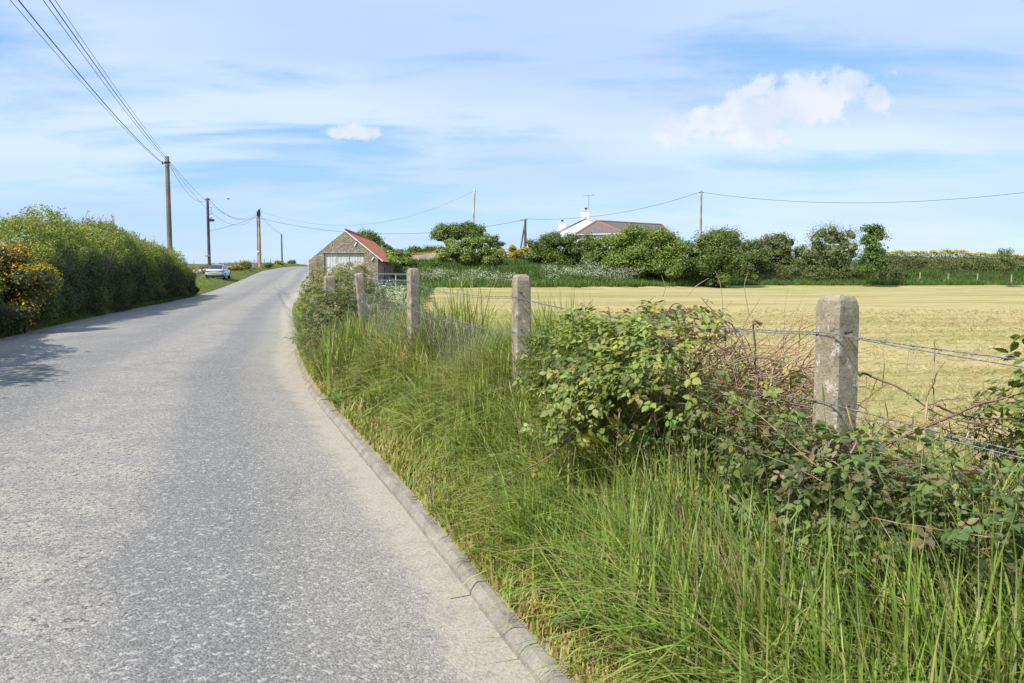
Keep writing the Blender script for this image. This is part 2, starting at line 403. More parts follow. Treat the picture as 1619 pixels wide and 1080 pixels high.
def sheet_mat(name, c1, c2, per=.076, axis=0, rust=None):
    def f(t, bs):
        o = obco(t); n = t.noise(o, 1.6, 6, .7)
        c = t.mix(t.smooth(n, .35, .68), c1, c2)
        if rust: c = t.mix(t.smooth(t.noise(t.mapping(o, (3, 3, .7)), 1.5, 6, .7), .55, .68, 0, .7), c, rust)
        t.l.new(c, bs.inputs['Base Color']); setp(bs, .7, .25)
    return mat(name, f)
M['redroof'] = sheet_mat('red_corrugated_sheet', (.33, .115, .065), (.42, .18, .11), rust=(.27, .13, .085))
M['whitesheet'] = sheet_mat('white_sheet', (.50, .50, .46), (.66, .66, .62), rust=(.42, .38, .3))
M['greysheet'] = sheet_mat('grey_sheet', (.10, .095, .085), (.17, .155, .13))
M['whitepaint'] = plain('white_render', (.80, .80, .78), .8, .2, var=.05, scale=1.5)
M['slate'] = plain('grey_tile', (.14, .12, .105), .8, .25, var=.25, scale=5)
M['ridge'] = plain('terracotta_ridge', (.30, .15, .10), .8, .2)
M['glass'] = plain('dark_glass', (.03, .035, .045), .08, .6, var=.05)
M['pole'] = tintmat('weathered_pole', .85, .2, .4)
M['cable'] = plain('cable', (.05, .05, .055), .6, .3)
M['galv'] = plain('galvanised_wire', (.22, .225, .235), .65, .35, .4, var=.2, scale=30)
M['gate'] = plain('galvanised_tube', (.42, .44, .46), .45, .5, .7)
M['wood'] = plain('stake_wood', (.33, .28, .21), .9, .1, var=.3)
M['rust'] = plain('rusty_iron', (.06, .04, .03), .85, .2)
M['wall'] = plain('weathered_render', (.30, .265, .22), .95, .1, var=.25, scale=1.2)
M['pinkstone'] = plain('pale_pink_stone', (.50, .40, .33), .95, .1, var=.3, scale=3)
M['carpaint'] = plain('silver_paint', (.48, .53, .57), .3, .6, .25, var=.03)
M['black'] = plain('black_plastic', (.02, .02, .022), .6, .3)
M['tyre'] = plain('tyre_rubber', (.018, .018, .018), .9, .1)
M['alloy'] = plain('alloy', (.45, .46, .48), .35, .5, .8)
M['redlens'] = plain('red_lens', (.30, .012, .012), .2, .6)
M['plate'] = plain('yellow_plate', (.80, .60, .06), .5, .3, var=.03)
M['chrome'] = plain('aerial_metal', (.35, .36, .38), .4, .5, .8)
M['stonegrey'] = plain('pebble', (.45, .40, .32), .9, .1, var=.3, scale=20)
M['yellowsign'] = plain('yellow_notice', (.75, .65, .03), .6, .3, var=.03)
M['petal'] = leafmat('petal', .25, .7, .1)

# ------------------------------------------------------------------ ground, road, kerb, field
def grow(a, b, step, k=1.12):
    o = [a]; s_ = step
    while o[-1] < b: o.append(o[-1]+s_); s_ *= k
    return o
ys = np.array(sorted(set(list(-np.array(grow(12, 400, 1, 1.2))) + list(np.arange(-12, 26, .22)) + list(np.arange(26, 130, .7)) + grow(130, 2600, 2, 1.15))))
ss = np.array(sorted(set([-2400, -1500, -900, -500, -300, -200, -130, -90, -70] + list(np.arange(-60, -12, 1.3)) + list(np.arange(-12, -7, .3)) + [-6, -4, -2, -.4, -.04, 0.02] + list(np.arange(.08, 3.2, .075)) + list(np.arange(3.2, 14, .4)) + list(np.arange(14, 60, 1.3)) + [70, 85, 100, 130, 170, 230, 300, 500, 900, 1500, 2400])))
SS, YY = np.meshgrid(ss, ys); XX = SS+Rt(YY); ZZ = G(XX, YY)
sl = -SS-Wd(YY)
inroad = (SS < .03) & (sl < -.1)
fmg = field_margin(XX, YY); fmg = np.where(XX > 150, -9, fmg)
ZZ = ZZ-.12*inroad-.14*sst(.3, 1.3, fmg)
col = np.zeros(XX.shape+(3,)); col[:] = (.105, .12, .04)
soil = np.array([.17, .13, .08]); dust = np.array([.30, .26, .19]); turf = np.array([.10, .135, .035])
vn = vnoise(XX, YY, 1.7, 3)*.5+vnoise(XX, YY, 5.1, 4)*.5
near = ((SS > 0) & (SS < 3.5) & (YY < 30))[..., None]
col = np.where(near, soil+(turf-soil)*sst(-.3, .5, vn)[..., None], col)
dw = np.clip(sst(.50, .12, SS+.25*vn), 0, 1)*(SS > -.1)
col = col*(1-dw[..., None])+dust*dw[..., None]
g = Geo(); nr, nc = XX.shape
idx = np.arange(nr*nc).reshape(nr, nc)
g.add(np.stack([XX, YY, ZZ], -1), np.stack([idx[:-1, :-1], idx[:-1, 1:], idx[1:, 1:], idx[1:, :-1]], -1).reshape(-1, 4), col.reshape(-1, 3))
tag(g.build('ground', M['ground'], smooth=True), kind='structure')

def sheet(name, ys, us, fx, fz, m, uv=None):
    U, Y_ = np.meshgrid(us, ys); Xs = fx(U, Y_); Zs = fz(Xs, Y_, U); nr, nc = U.shape; idx = np.arange(nr*nc).reshape(nr, nc)
    g = Geo(); g.add(np.stack([Xs, Y_, Zs], -1), np.stack([idx[:-1, :-1], idx[:-1, 1:], idx[1:, 1:], idx[1:, :-1]], -1).reshape(-1, 4))
    o = g.build(name, m, smooth=True)
    if uv is not None:
        UVv = uv(U, Y_, Xs).reshape(-1, 2); me = o.data; l = me.uv_layers.new(name='UVMap'); li = np.empty(len(me.loops), np.int32); me.loops.foreach_get('vertex_index', li)
        l.data.foreach_set('uv', UVv[li].astype(np.float32).ravel())
    return o
yr = np.array(list(np.arange(-40, 30, .4))+list(np.arange(30, 260, 1.)))
rd = sheet('road', yr, np.linspace(0, 1, 25), lambda u, y: Rt(y)+.03-u*(Wd(y)+.15), lambda x, y, u: Zr(y)+.004+.06*np.sin(np.pi*u)-.0*u, M['road'],
           uv=lambda u, y, x: np.stack([u*Wd(y)*.95, y], -1))
tag(rd, kind='structure')

# kerb: chamfered concrete strip that sinks into the dirt further on
yk = np.arange(-6, 24, .03); g = Geo()
prof = [(-.032, -.06), (-.024, .03), (.0, .064), (.010, .071), (.052, .073), (.060, .064), (.066, -.06)]
zk = .0-.055*sst(8.5, 16, yk)
tx = np.gradient(Rt(yk), yk); nrm = np.stack([np.ones_like(tx), -tx], 1); nrm /= np.linalg.norm(nrm, axis=1, keepdims=True)
Vk = []
for a, b_ in prof:
    wob = .004*vnoise(yk*3, yk*0+a*50, 1, 5)
    Vk.append(np.stack([Rt(yk)+nrm[:, 0]*(a+wob), yk+nrm[:, 1]*(a+wob), Zr(yk)+b_+zk+wob], 1))
Vk = np.stack(Vk, 1); kk_ = np.round(yk/.93)*.93; js = np.exp(-((yk-kk_)/.03)**2); Vk[:, 1:-1, 2] -= (.012*js)[:, None]; Vk[:, 1:-1, 0] += (.006*np.sign(np.sin(kk_*7.3)))[:, None]; n, k = Vk.shape[:2]; idx = np.arange(n*k).reshape(n, k)
g.add(Vk.reshape(-1, 3), np.stack([idx[:-1, :-1], idx[1:, :-1], idx[1:, 1:], idx[:-1, 1:]], -1).reshape(-1, 4))
tag(g.build('kerb', M['kerb']), kind='structure')

xs_ = np.array(list(np.arange(-12, 20, .3))+list(np.arange(20, 62, .9))+list(np.arange(62, 150, 5))); yf = np.array(list(np.arange(-30, 20, .3))+list(np.arange(20, 94, .6)))
XF, YF = np.meshgrid(xs_, yf); ZF = G(XF, YF)+.02+.02*vnoise(XF, YF*3, .5, 8)*sst(1, 3, field_margin(XF, YF))
nr, nc = XF.shape; idx = np.arange(nr*nc).reshape(nr, nc)
q = np.stack([idx[:-1, :-1], idx[:-1, 1:], idx[1:, 1:], idx[1:, :-1]], -1).reshape(-1, 4)
ok = (field_margin(XF, YF)+.25*vnoise(XF, YF, 1.3, 2) > 0).ravel(); q = q[ok[q].all(1)]
g = Geo(); g.add(np.stack([XF, YF, ZF], -1), q); tag(g.build('field', M['field'], smooth=True), kind='structure')

# ------------------------------------------------------------------ plant prototypes
def blade(seg, bend, w=.5, curl=0.):
    tt = np.linspace(0, 1, seg+1); V = []; 
    for u in tt:
        ww = w*(1-u**1.7)*(.75+.5*min(1, u*3)); y = bend*u**2; z = u*(1-.32*abs(bend)*u**1.5)-max(0, abs(bend)-.8)*u**3*.5
        if u >= 1: V.append((curl, y, z))
        else: V += [(-ww/2+curl*u*u, y, z), (ww/2+curl*u*u, y, z)]
    Fc = [[2*i, 2*i+1, 2*i+3, 2*i+2] for i in range(seg-1)]+[[2*seg-2, 2*seg-1, 2*seg, 2*seg]]
    return np.array(V), Fc
def tri(P):
    V, Fc = P; o = []
    for f in Fc:
        f = list(dict.fromkeys(f)); o += [[f[0], f[i], f[i+1]] for i in range(1, len(f)-1)]
    return V, np.array(o)
BL = [tri(blade(5, b_, 1., c)) for b_, c in ((.1, 0), (.25, .1), (.45, -.1), (.7, .05), (.95, -.05), (1.2, .1), (.5, .2), (.3, -.2))]
BLF = [tri(blade(2, b_, 1.)) for b_ in (.15, .4, .7)]
# tuft: several blades in one prototype, for distant grass
def tuft(n, spread, seg=2):
    VV = []; FF = []; k = 0
    for i in range(n):
        V, Fc = tri(blade(seg, random.uniform(.1, .8), random.uniform(.05, .10)))
        a = random.uniform(0, 6.28); c, s_ = math.cos(a), math.sin(a); h = random.uniform(.6, 1)
        V = V*h; V = np.stack([V[:, 0]*c-V[:, 1]*s_, V[:, 0]*s_+V[:, 1]*c, V[:, 2]], 1)+np.array([random.uniform(-spread, spread), random.uniform(-spread, spread), 0])
        VV.append(V); FF.append(Fc+k); k += len(V)
    return np.concatenate(VV), np.concatenate(FF)
TUFT = [tuft(7, .25) for _ in range(5)]
def oval(n=3, fold=.12, w=.5, tip=1.0, droop=.1):
    """leaf along +y, length 1"""
    V = [(0, 0, 0)]
    for i in range(1, n+1):
        u = i/(n+1); hw = w*.5*math.sin(math.pi*u**.8); z = -droop*u*u
        V += [(-hw, u, z+fold*hw*2), (0, u, z), (hw, u, z+fold*hw*2)]
    V.append((0, tip, -droop)); e = len(V)-1; Fc = [[0, 2, 1], [0, 3, 2]]
    for i in range(n-1):
        a = 1+3*i; Fc += [[a, a+1, a+4], [a, a+4, a+3], [a+1, a+2, a+5], [a+1, a+5, a+4]]
    a = 1+3*(n-1); Fc += [[a, a+1, e], [a+1, a+2, e]]
    return np.array(V), np.array(Fc)
LEAF1 = [(np.array([(0, 0, 0), (.28, .5, .08), (0, 1, -.05), (-.28, .5, .08)]), np.array([[0, 1, 2, 3]])),
         (np.array([(0, 0, 0), (.38, .45, .05), (.1, 1, -.1), (-.3, .6, .1)]), np.array([[0, 1, 2, 3]]))]
def jag(w=.62, n=5, fold=.15, droop=.12, teeth=.12):
    """toothed leaf: outline zig-zags round a mid rib"""
    V = [(0, 0, 0)]; mid = [0]; Lf = []; Rg = []
    for i in range(1, n+1):
        u = i/(n+.6); hw = w*.5*math.sin(math.pi*min(1, u**.75)); z = -droop*u*u
        V.append((0, u, z)); mid.append(len(V)-1)
        for sgn, lst in ((-1, Lf), (1, Rg)):
            V.append((sgn*hw*(1+teeth), u-.02, z+fold*hw)); lst.append(len(V)-1)
            V.append((sgn*hw*(1-teeth*1.6), u+.05, z+fold*hw*.7)); lst.append(len(V)-1)
    V.append((0, 1.03, -droop*1.1)); e = len(V)-1; Fc = []
    for lst, fl in ((Lf, False), (Rg, True)):
        ring = [0]+lst+[e]
        for j in range(len(ring)-1):
            mi = mid[min(len(mid)-1, (j+2)//2)]
            f = [ring[j], ring[j+1], mi]
            if len(set(f)) < 3: continue
            Fc.append(f[::-1] if fl else f)
        for i in range(1, len(mid)-1):
            a = lst[2*i-1]; f = [mid[i], a, mid[i+1]]; Fc.append(f if fl else f[::-1])
    return np.array(V, float), np.array(Fc)
def trifol(w=.62):
    V0, F0 = jag(w); VV = []; FF = []; k = 0
    for a, L, off in ((0, 1.0, .22), (1.25, .82, .0), (-1.25, .82, .0)):
        c, s_ = math.cos(a), math.sin(a); V = V0*L*.62; V = V+np.array([0, .06, 0])
        V = np.stack([V[:, 0]*c-V[:, 1]*s_, V[:, 0]*s_+V[:, 1]*c+off+.12, V[:, 2]-.05*abs(a)*V[:, 1]], 1); VV.append(V); FF.append(F0+k); k += len(V)
    V = np.array([(-.012, 0, 0), (.012, 0, 0), (.012, .3, 0), (-.012, .3, 0)]); VV.append(V); FF.append(np.array([[0, 1, 2], [0, 2, 3]])+k)
    return np.concatenate(VV), np.concatenate(FF)
TRI = [trifol(.66), trifol(.8), trifol(.55)]
NET = [jag(.6, 6, .1, .2, .22), jag(.7, 6, .15, .35, .2)]
OVAL = [oval(3, .15, .5), oval(3, .1, .42, droop=.25)]

def bias(normal_dirs, n, up=.6, j=.7):
    d = normal_dirs+rng.normal(0, j, (n, 3))+np.array([0, 0, up]); return unit(d)
def leaves(g, pts, nd, size, cols, protos=LEAF1, up=.5, j=.6, smin=.6, smax=1.25, m=0, droop=.0):
    n = len(pts); N_ = bias(nd, n, up, j)
    ax = unit(np.cross(N_, rng.normal(0, 1, (n, 3))))+np.array([0, 0, -droop])
    Rm = frames(ax, N_); scatter(g, protos, pts, Rm, size*rng.uniform(smin, smax, n), jit(cols, n), m=m)

# bushes: many lobes of leaves round a bumpy core, on a tapered trunk with limbs
def bush(name, label, cat, base, w, h, dpt, n, leaf, cols, lobes=26, group=None, sprig=0, trunk=.12, core=.62, low=0.1, protos=LEAF1, trunkcol=(.12, .09, .06), flowers=None, rz=0, lean=0., kind='round', limbs=6, crownname='crown', lobe_r=(.24, .38)):
    base = np.array([base[0], base[1], float(G(base[0], base[1]))-.05 if len(base) < 3 else base[2]], float)
    root = empty(name, base); tag(root, label, cat, group)
    C_ = []; Rr = []; lr = (lobe_r[0]*1.75, lobe_r[1]*1.5); big = min(w, dpt*1.25, h*1.25)*.5
    for i in range(lobes):
        a = random.uniform(0, 6.283); v = (i+.5)/lobes if i % 2 else random.random(); v = v**.85
        r = big*random.uniform(*lr)*(1-.25*v)
        if kind == 'round': rad = math.sqrt(max(.04, 1-max(0, (v-.3)/.78)**2.6))
        elif kind == 'flat': rad = .55+.45*min(1, v*1.6)
        else: rad = 1-.7*v
        q = rad*math.sqrt(random.uniform(.1, 1))
        z0 = h*low+r*.5; z1 = h-r*.92
        C_.append((math.cos(a)*max(.05, w/2-r*.9)*q+lean*v*w, math.sin(a)*max(.05, dpt/2-r*.9)*q, z0+(max(z1, z0)-z0)*v)); Rr.append(r)
    C_ = np.array(C_); Rr = np.array(Rr)
    k = rng.choice(lobes, n, p=(Rr**2)/np.sum(Rr**2)); d = unit(rng.normal(0, 1, (n, 3))); d[:, 2] = np.where(d[:, 2] < -.3, -d[:, 2], d[:, 2])
    bumpy = 1+.34*vnoise(d[:, 0]*3+k, d[:, 1]*3+d[:, 2]*2, 1.3, 5)
    rr = Rr[k]*bumpy*(1-.45*rng.random(n)**2.2)
    if sprig: 
        sp = rng.random(n) < sprig; rr = np.where(sp, Rr[k]*(1+.5*rng.random(n)), rr)
    P_ = C_[k]+d*rr[:, None]*np.array([1, 1, .85]); P_[:, 2] = np.maximum(P_[:, 2], h*.02)
    g = Geo(); tone = 1+.15*rng.normal(0, 1, (lobes, 1))
    N2 = bias(d, n, .5, .6); scatter(g, protos, P_, frames(unit(np.cross(N2, rng.normal(0, 1, (n, 3)))), N2), leaf*rng.uniform(.6, 1.3, n), jit(cols, n)*tone[k])
    # leafy core so that no daylight shows through the middle
    for c, r in zip(C_, Rr):
        th = np.linspace(0, 2*np.pi, 7)[:-1]; ph = np.array([-.9, -.3, .35, 1.0]); V = []
        for p_ in ph:
            for a in th+p_:
                q_ = r*core*random.uniform(.75, 1.15); V.append((c[0]+math.cos(a)*math.cos(p_)*q_, c[1]+math.sin(a)*math.cos(p_)*q_, c[2]+math.sin(p_)*q_))
        Fq = [[i*6+j_, i*6+(j_+1) % 6, (i+1)*6+(j_+1) % 6, (i+1)*6+j_] for i in range(3) for j_ in range(6)]
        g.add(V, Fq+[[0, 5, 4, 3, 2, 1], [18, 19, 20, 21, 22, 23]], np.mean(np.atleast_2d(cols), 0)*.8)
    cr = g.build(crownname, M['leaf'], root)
    tg = Geo()
    if trunk:
        for i in range(max(1, limbs)):
            c = C_[rng.integers(lobes)]; st = np.array([random.uniform(-.15, .15)*min(1, w/4), random.uniform(-.15, .15), -.1]); en = c*np.array([.9, .9, .95]); mid = st*.5+en*.5+np.array([0, 0, h*.08])
            uu = np.linspace(0, 1, 6)[:, None]; pts = (1-uu)**2*st+2*uu*(1-uu)*mid+uu**2*en
            tg.tube(pts, np.linspace(trunk*(.9 if i else 1.2), trunk*.18, 6), 6, trunkcol)
        tg.build('trunk', M['bark'], root, smooth=True)
    if flowers:
        fn, fs, fc, fup = flowers; k = rng.choice(lobes, fn); d = unit(rng.normal(0, 1, (fn, 3))+np.array([0, 0, fup])); P_ = C_[k]+d*(Rr[k]*rng.uniform(.85, 1.1, fn))[:, None]
        fg = Geo(); leaves(fg, P_, d, fs, fc, j=.5, protos=LEAF1); tag(fg.build('flowers', M['petal'], root), kind='stuff')
    return root

# ------------------------------------------------------------------ verge grass (near)
GREEN = [(.23, .32, .06), (.29, .37, .08), (.18, .27, .05), (.33, .37, .10), (.24, .34, .055)]
STRAW = [(.42, .35, .20), (.34, .30, .15), (.30, .27, .12)]
def verge(n, y0, y1, hscale, wscale, protos, pdry=.1, far=False, u0=.06):
    # y weighted towards the camera
    y = y0+(y1-y0)*rng.random(n)**1.0
    fx = fence_x(y); s_end = np.maximum(fx-Rt(y)+.75, 1.1)
    u = rng.random(n); s = u0+(s_end-u0)*u; x = Rt(y)+s
    tall = sst(.12, .9, s+.15*vnoise(x, y, 2.3, 11))
    patch = .75+.35*vnoise(x, y, 1.1, 12)+.15*vnoise(x, y, 3.3, 14)
    keep = (rng.random(n) < .35+.65*sst(.05, .32, s+.16*vnoise(x, y, 3, 13))) & (np.abs(x) < .66*(y+1.2)+1)
    x, y, s, tall, patch = x[keep], y[keep], s[keep], tall[keep], patch[keep]; n = len(x)
    h = (.13+.46*tall+.32*sst(.75, 1.4, s))*patch*hscale*rng.uniform(.55, 1.25, n)
    h = h*(1-.35*sst(2.6, 1.2, y))
    dry = rng.random(n) < pdry+.22*sst(.3, .9, vnoise(x, y, .9, 21))+.22*sst(.55, .15, s)
    c = np.where(dry[:, None], jit(STRAW, n), jit(GREEN, n, .16, .06))
    yl = (.5+.5*vnoise(x, y, .7, 31))[:, None]; c = c*(1+yl*np.array([.35, .12, .05]))
    loc = np.stack([x, y, G(x, y)-.01], 1)
    # neighbours lean together
    a = 2.4*vnoise(x, y, 1.6, 41)+rng.normal(0, 1.1, n)
    Rm = yaw(a, rng.normal(-.08, .30, n))
    wd = (.005+.009*rng.random(n)**1.3)*wscale
    return protos, loc, Rm, np.stack([wd, h, h], 1), c
g = Geo()
BLU = [BL[0], BL[1], BL[2], BL[6], BL[7], BL[3], BL[1], BL[5]]
scatter(g, *verge(70000, .9, 4.4, 1.0, 1.1, BLU))
n = 12500; y = 1.2+3*rng.random(n); x = fence_x(y)-.75+.85*rng.random(n); h = rng.uniform(.35, .78, n)*(.9+.3*vnoise(x, y, 2.2, 15)); cc = np.where((rng.random(n) < .12)[:, None], jit(STRAW, n), jit(GREEN, n, .14, .06)*1.05)
scatter(g, BLU, np.stack([x, y, G(x, y)-.01], 1), yaw(2*vnoise(x, y, 1.5, 43)+rng.normal(0, 1.2, n), rng.normal(-.05, .40, n)), np.stack([.006+.008*rng.random(n), h, h], 1), cc)
scatter(g, *verge(52000, 4.0, 8.5, 1.05, 1.35, BLU))
scatter(g, *verge(38000, 8.0, 20, 1.22, 2.2, BL[:6], .2))
scatter(g, *verge(9000, 18, 45, .9, 4.5, BLF, .14))
# arching tussocks of broad blades
for i in range(70):
    y0 = random.uniform(1.3, 9) if i % 3 else random.uniform(1.6, 4.5); f_ = float(fence_x(y0)); x0 = float(Rt(y0))+random.uniform(.45, f_-float(Rt(y0))+.1); n_ = 70; rr_ = .09*np.sqrt(rng.random(n_)); aa_ = rng.uniform(0, 6.283, n_)
    P_ = np.stack([x0+rr_*np.cos(aa_), y0+rr_*np.sin(aa_), 0*aa_], 1); P_[:, 2] = G(P_[:, 0], P_[:, 1])-.01; hh_ = random.uniform(.35, .62)*rng.uniform(.6, 1.15, n_)
    scatter(g, BL[2:8], P_, yaw(aa_-math.pi/2+rng.normal(0, 1.0, n_), -rr_*3+rng.normal(0, .3, n_)), np.stack([rng.uniform(.006, .013, n_)*(1+.04*y0), hh_, hh_], 1), jit([random.choice(GREEN)], n_, .12, .05)*random.uniform(.85, 1.3))
# low thatch between the stems
scatter(g, *verge(30000, .9, 9, .38, 1.3, BL, .35))
tag(g.build('verge_grass', M['grass']), 'long green grass with straw stalks covering the verge between kerb and post fence', 'grass', kind='stuff')

# broad leaved weeds scattered through the verge
g = Geo(); n = 260; y = .9+11*rng.random(n)**1.4; x = Rt(y)+.3+rng.random(n)*np.maximum(fence_x(y)-Rt(y)-.3, .3)
for i in range(n):
    m_ = int(rng.integers(6, 14)); a = rng.uniform(0, 6.283, m_); zc = float(G(x[i], y[i])); hh = rng.uniform(.08, .34, m_); P_ = np.stack([x[i]+rng.normal(0, .04, m_), y[i]+rng.normal(0, .04, m_), zc+hh], 1)
    scatter(g, OVAL if i % 3 else NET, P_, frames(np.stack([np.cos(a), np.sin(a), rng.uniform(-.3, .7, m_)], 1), np.tile([[0, 0, 1.]], (m_, 1))), random.uniform(.04, .085)*rng.uniform(.7, 1.2, m_), jit([(.15, .23, .06), (.19, .26, .07), (.24, .25, .09), (.12, .19, .06)], m_))
    g.tube([(x[i], y[i], zc), (x[i], y[i], zc+float(hh.max()))], .002, 3, (.2, .2, .08))
tag(g.build('verge_weeds', M['leaf']), 'small broad leaved weeds scattered through the long verge grass', 'weeds', kind='stuff')

# tall grass round the gate-post brambles
g = Geo(); n = 9000; y = 10.5+10*rng.random(n); x = Rt(y)+.12+rng.random(n)*np.maximum(.9, fence_x(y)-Rt(y)+.1)*.8; h = rng.uniform(.4, .95, n)*(.8+.4*vnoise(x, y, 1.3, 17)); cc = np.where((rng.random(n) < .28)[:, None], jit(STRAW, n), jit(GREEN, n, .14, .06))
scatter(g, BLU, np.stack([x, y, G(x, y)-.01], 1), yaw(rng.uniform(0, 6.28, n), rng.normal(0, .25, n)), np.stack([.012+.012*rng.random(n), h, h], 1), cc)
tag(g.build('tall_grass', M['grass']), 'tall grass and straw stalks round the foot of the far fence posts', 'grass', kind='stuff')

# seed-head stalks
g = Geo(); n = 420
y = rng.uniform(2.2, 13, n); x = Rt(y)+rng.uniform(.45, 2.2, n); z = G(x, y)
for i in range(n):
    h = random.uniform(.45, .85); a = random.uniform(0, 6.28); ln = random.uniform(.03, .22)
    uu = np.linspace(0, 1, 6); pts = np.stack([x[i]+math.cos(a)*ln*uu**2, y[i]+math.sin(a)*ln*uu**2, z[i]+h*uu], 1)
    c = random.choice([(.40, .34, .18), (.30, .30, .12), (.24, .27, .09), (.45, .36, .22)])
    g.tube(pts, np.linspace(.0016, .0009, 6)*(1+y[i]*.06), 3, c, cap=False)
    hd = pts[-1]; d = unit(pts[-1]-pts[-2]); q = np.stack([hd-d*.01, hd+d*.02, hd+d*.05, hd+d*.075]); g.tube(q, np.array([.001, .0036, .003, .0006])*(1+y[i]*.05), 4, np.array(c)*1.1)
tag(g.build('seeding_grass', M['dry']), 'thin pale seed stalks standing above the verge grass', 'grass', kind='stuff')


# ------------------------------------------------------------------ post and wire fence
def spline(pts, n):
    P = np.array(pts, float); tt = np.arange(len(P)); u = np.linspace(0, len(P)-1, n)
    return np.stack([cub(tt, P[:, i])(u) for i in range(3)], 1) if len(P) > 2 else P[0]+(P[1]-P[0])*np.linspace(0, 1, n)[:, None]
fence = empty('wire_fence', (fence_x(3), 3, .3)); FO = np.array([fence_x(3), 3, .3])
tag(fence, 'concrete post fence with barbed wire and rusty netting between the verge and the mown field', 'fence')
fdir = math.atan2(-.3767, 1)     # fence runs away to the left
def post_mesh(w_, h, top='round'):
    g = Geo(); z = [-.25]+list(np.linspace(0, h-.07, 9))+[h-.045, h-.02, h-.005, h]; V = []; ch = .22
    for i, zz_ in enumerate(z):
        k = 1.0 if zz_ < h-.06 else (1-.02, 1-.10, 1-.26, 1-.55)[i-10] if i >= 10 else 1
        a = w_/2*k*(1.03-.05*zz_/h); c = a*(1-ch)
        ring = [(c, -a), (a, -c), (a, c), (c, a), (-c, a), (-a, c), (-a, -c), (-c, -a)]
        for x, y in ring: V.append((x+random.uniform(-.0015, .0015), y+random.uniform(-.0015, .0015), zz_))
    n = len(z); Fc = [[i*8+j, i*8+(j+1) % 8, (i+1)*8+(j+1) % 8, (i+1)*8+j] for i in range(n-1) for j in range(8)]+[[(n-1)*8+j for j in range(8)]]
    return g.add(V, Fc)
ptops = [(0, None), (3, (1325, 466)), (6, (824, 434)), (9, (653, 424)), (12, (567, 431))]
post_top = {}
for i, (y, tp) in enumerate(ptops):
    x = float(fence_x(y)); zt = at(tp[0], tp[1], y)[2] if tp else 1.54
    if tp: x = float(at(tp[0], tp[1], y)[0])
    gz = float(G(x, y)); post_top[y] = (x, y, zt)
    o = post_mesh(.118, zt-gz).build('fence_post', M['post'], fence)
    o.location = (x-FO[0], y-FO[1], gz-FO[2]); o.rotation_euler = (0, 0, -fdir+R_((0, 3, -4, 6, 2)[i]))
    if y == 12: o.rotation_euler = (R_(2), R_(-5.0), .3); o.location[0] += .11
    for nz_ in (.135, .40): Geo().tube([(-.02, -.055, zt-gz-nz_), (-.02, -.09, zt-gz-nz_+.005)], .004, 5).build('nail', M['rust'], o)
def barbed(pts, name, lab=None, barb=True, seg=60):
    """two twisted strands with barbs; pts = list of world points at the posts"""
    g = Geo(); P = []
    for a, b_ in zip(pts[:-1], pts[1:]):
        a, b_ = np.array(a), np.array(b_); u = np.linspace(0, 1, 160, endpoint=False)[:, None]; q = a+(b_-a)*u; q[:, 2] -= (.05*4*u*(1-u))[:, 0]; P.append(q)
    P = np.concatenate(P+[np.array([pts[-1]])]); d = np.linalg.norm(np.diff(P, axis=0), axis=1); s_ = np.concatenate([[0], np.cumsum(d)])
    ph = s_*2*math.pi/.075
    side = unit(np.cross(np.gradient(P, axis=0), [0, 0, 1])); r0 = .0018
    for k in (0, math.pi): g.tube(P+side*(np.cos(ph+k)*r0)[:, None]+np.array([0, 0, 1])*(np.sin(ph+k)*r0)[:, None], .0011, 4, cap=False)
    if barb:
        for si in np.arange(.05, s_[-1], .11):
            i = int(np.searchsorted(s_, si)); c = P[min(i, len(P)-1)]
            for _ in range(2):
                v = rng.normal(0, 1, 3); v /= np.linalg.norm(v); g.tube([c-v*.013, c+v*.013], .0011, 3)
            g.tube([c-side[min(i, len(P)-1)]*.0+np.array([-.004, .008, 0]), c+np.array([.004, -.008, 0])], .0032, 5)
    o = g.build(name, M['galv'], fence, origin=FO); return o
off = lambda y, dz: (post_top[y][0]-.062, y-.03, post_top[y][2]-dz)
barbed([off(0, .10), off(3, .135), off(6, .155), off(9, .14), off(12, .05)], 'barbed_wire')
barbed([off(0, .36), off(3, .385), off(6, .41), off(9, .42), off(12, .38)], 'barbed_wire')
barbed([(x+.05, y, z-.02) for x, y, z in (off(0, .16), off(3, .125), off(6, .15), off(9, .15))], 'plain_wire', barb=False)
# diamond netting
g = Geo()
tops = {0: 1.10, 3: 1.10, 6: 1.16, 9: 1.31, 12: 1.39}
for a, b_ in ((0, 3), (3, 6), (6, 9), (9, 12)):
    A_ = np.array(post_top[a][:2]); B_ = np.array(post_top[b_][:2]); Ln = np.linalg.norm(B_-A_); za, zb = tops[a], tops[b_]; ga, gb = float(G(*A_))+.02, float(G(*B_))+.02
    H = .8; cell = .072
    for sgn in (1, -1):
        for s0 in np.arange(-H, Ln+H, cell):
            q = []
            for u in np.linspace(0, 1, 22):
                s_ = s0+(u*H if sgn > 0 else -u*H); 
                if s_ < 0 or s_ > Ln: continue
                f = s_/Ln; p = A_+(B_-A_)*f; zt = za+(zb-za)*f-.03*math.sin(math.pi*f); zg = ga+(gb-ga)*f; bul = .02*math.sin(9*f+3*u)
                q.append((p[0]+.05+bul, p[1]+bul*.3, zg+(zt-zg)*u))
            if len(q) > 2: g.tube(q, .0013 if b_ < 9 else .0018, 3, cap=False)
    u = np.linspace(0, 1, 30); g.tube(np.stack([A_[0]+.05+(B_-A_)[0]*u, A_[1]+(B_-A_)[1]*u, za+(zb-za)*u-.03*np.sin(np.pi*u)], 1), .002, 4)
g.build('netting', M['galv'], fence, origin=FO)
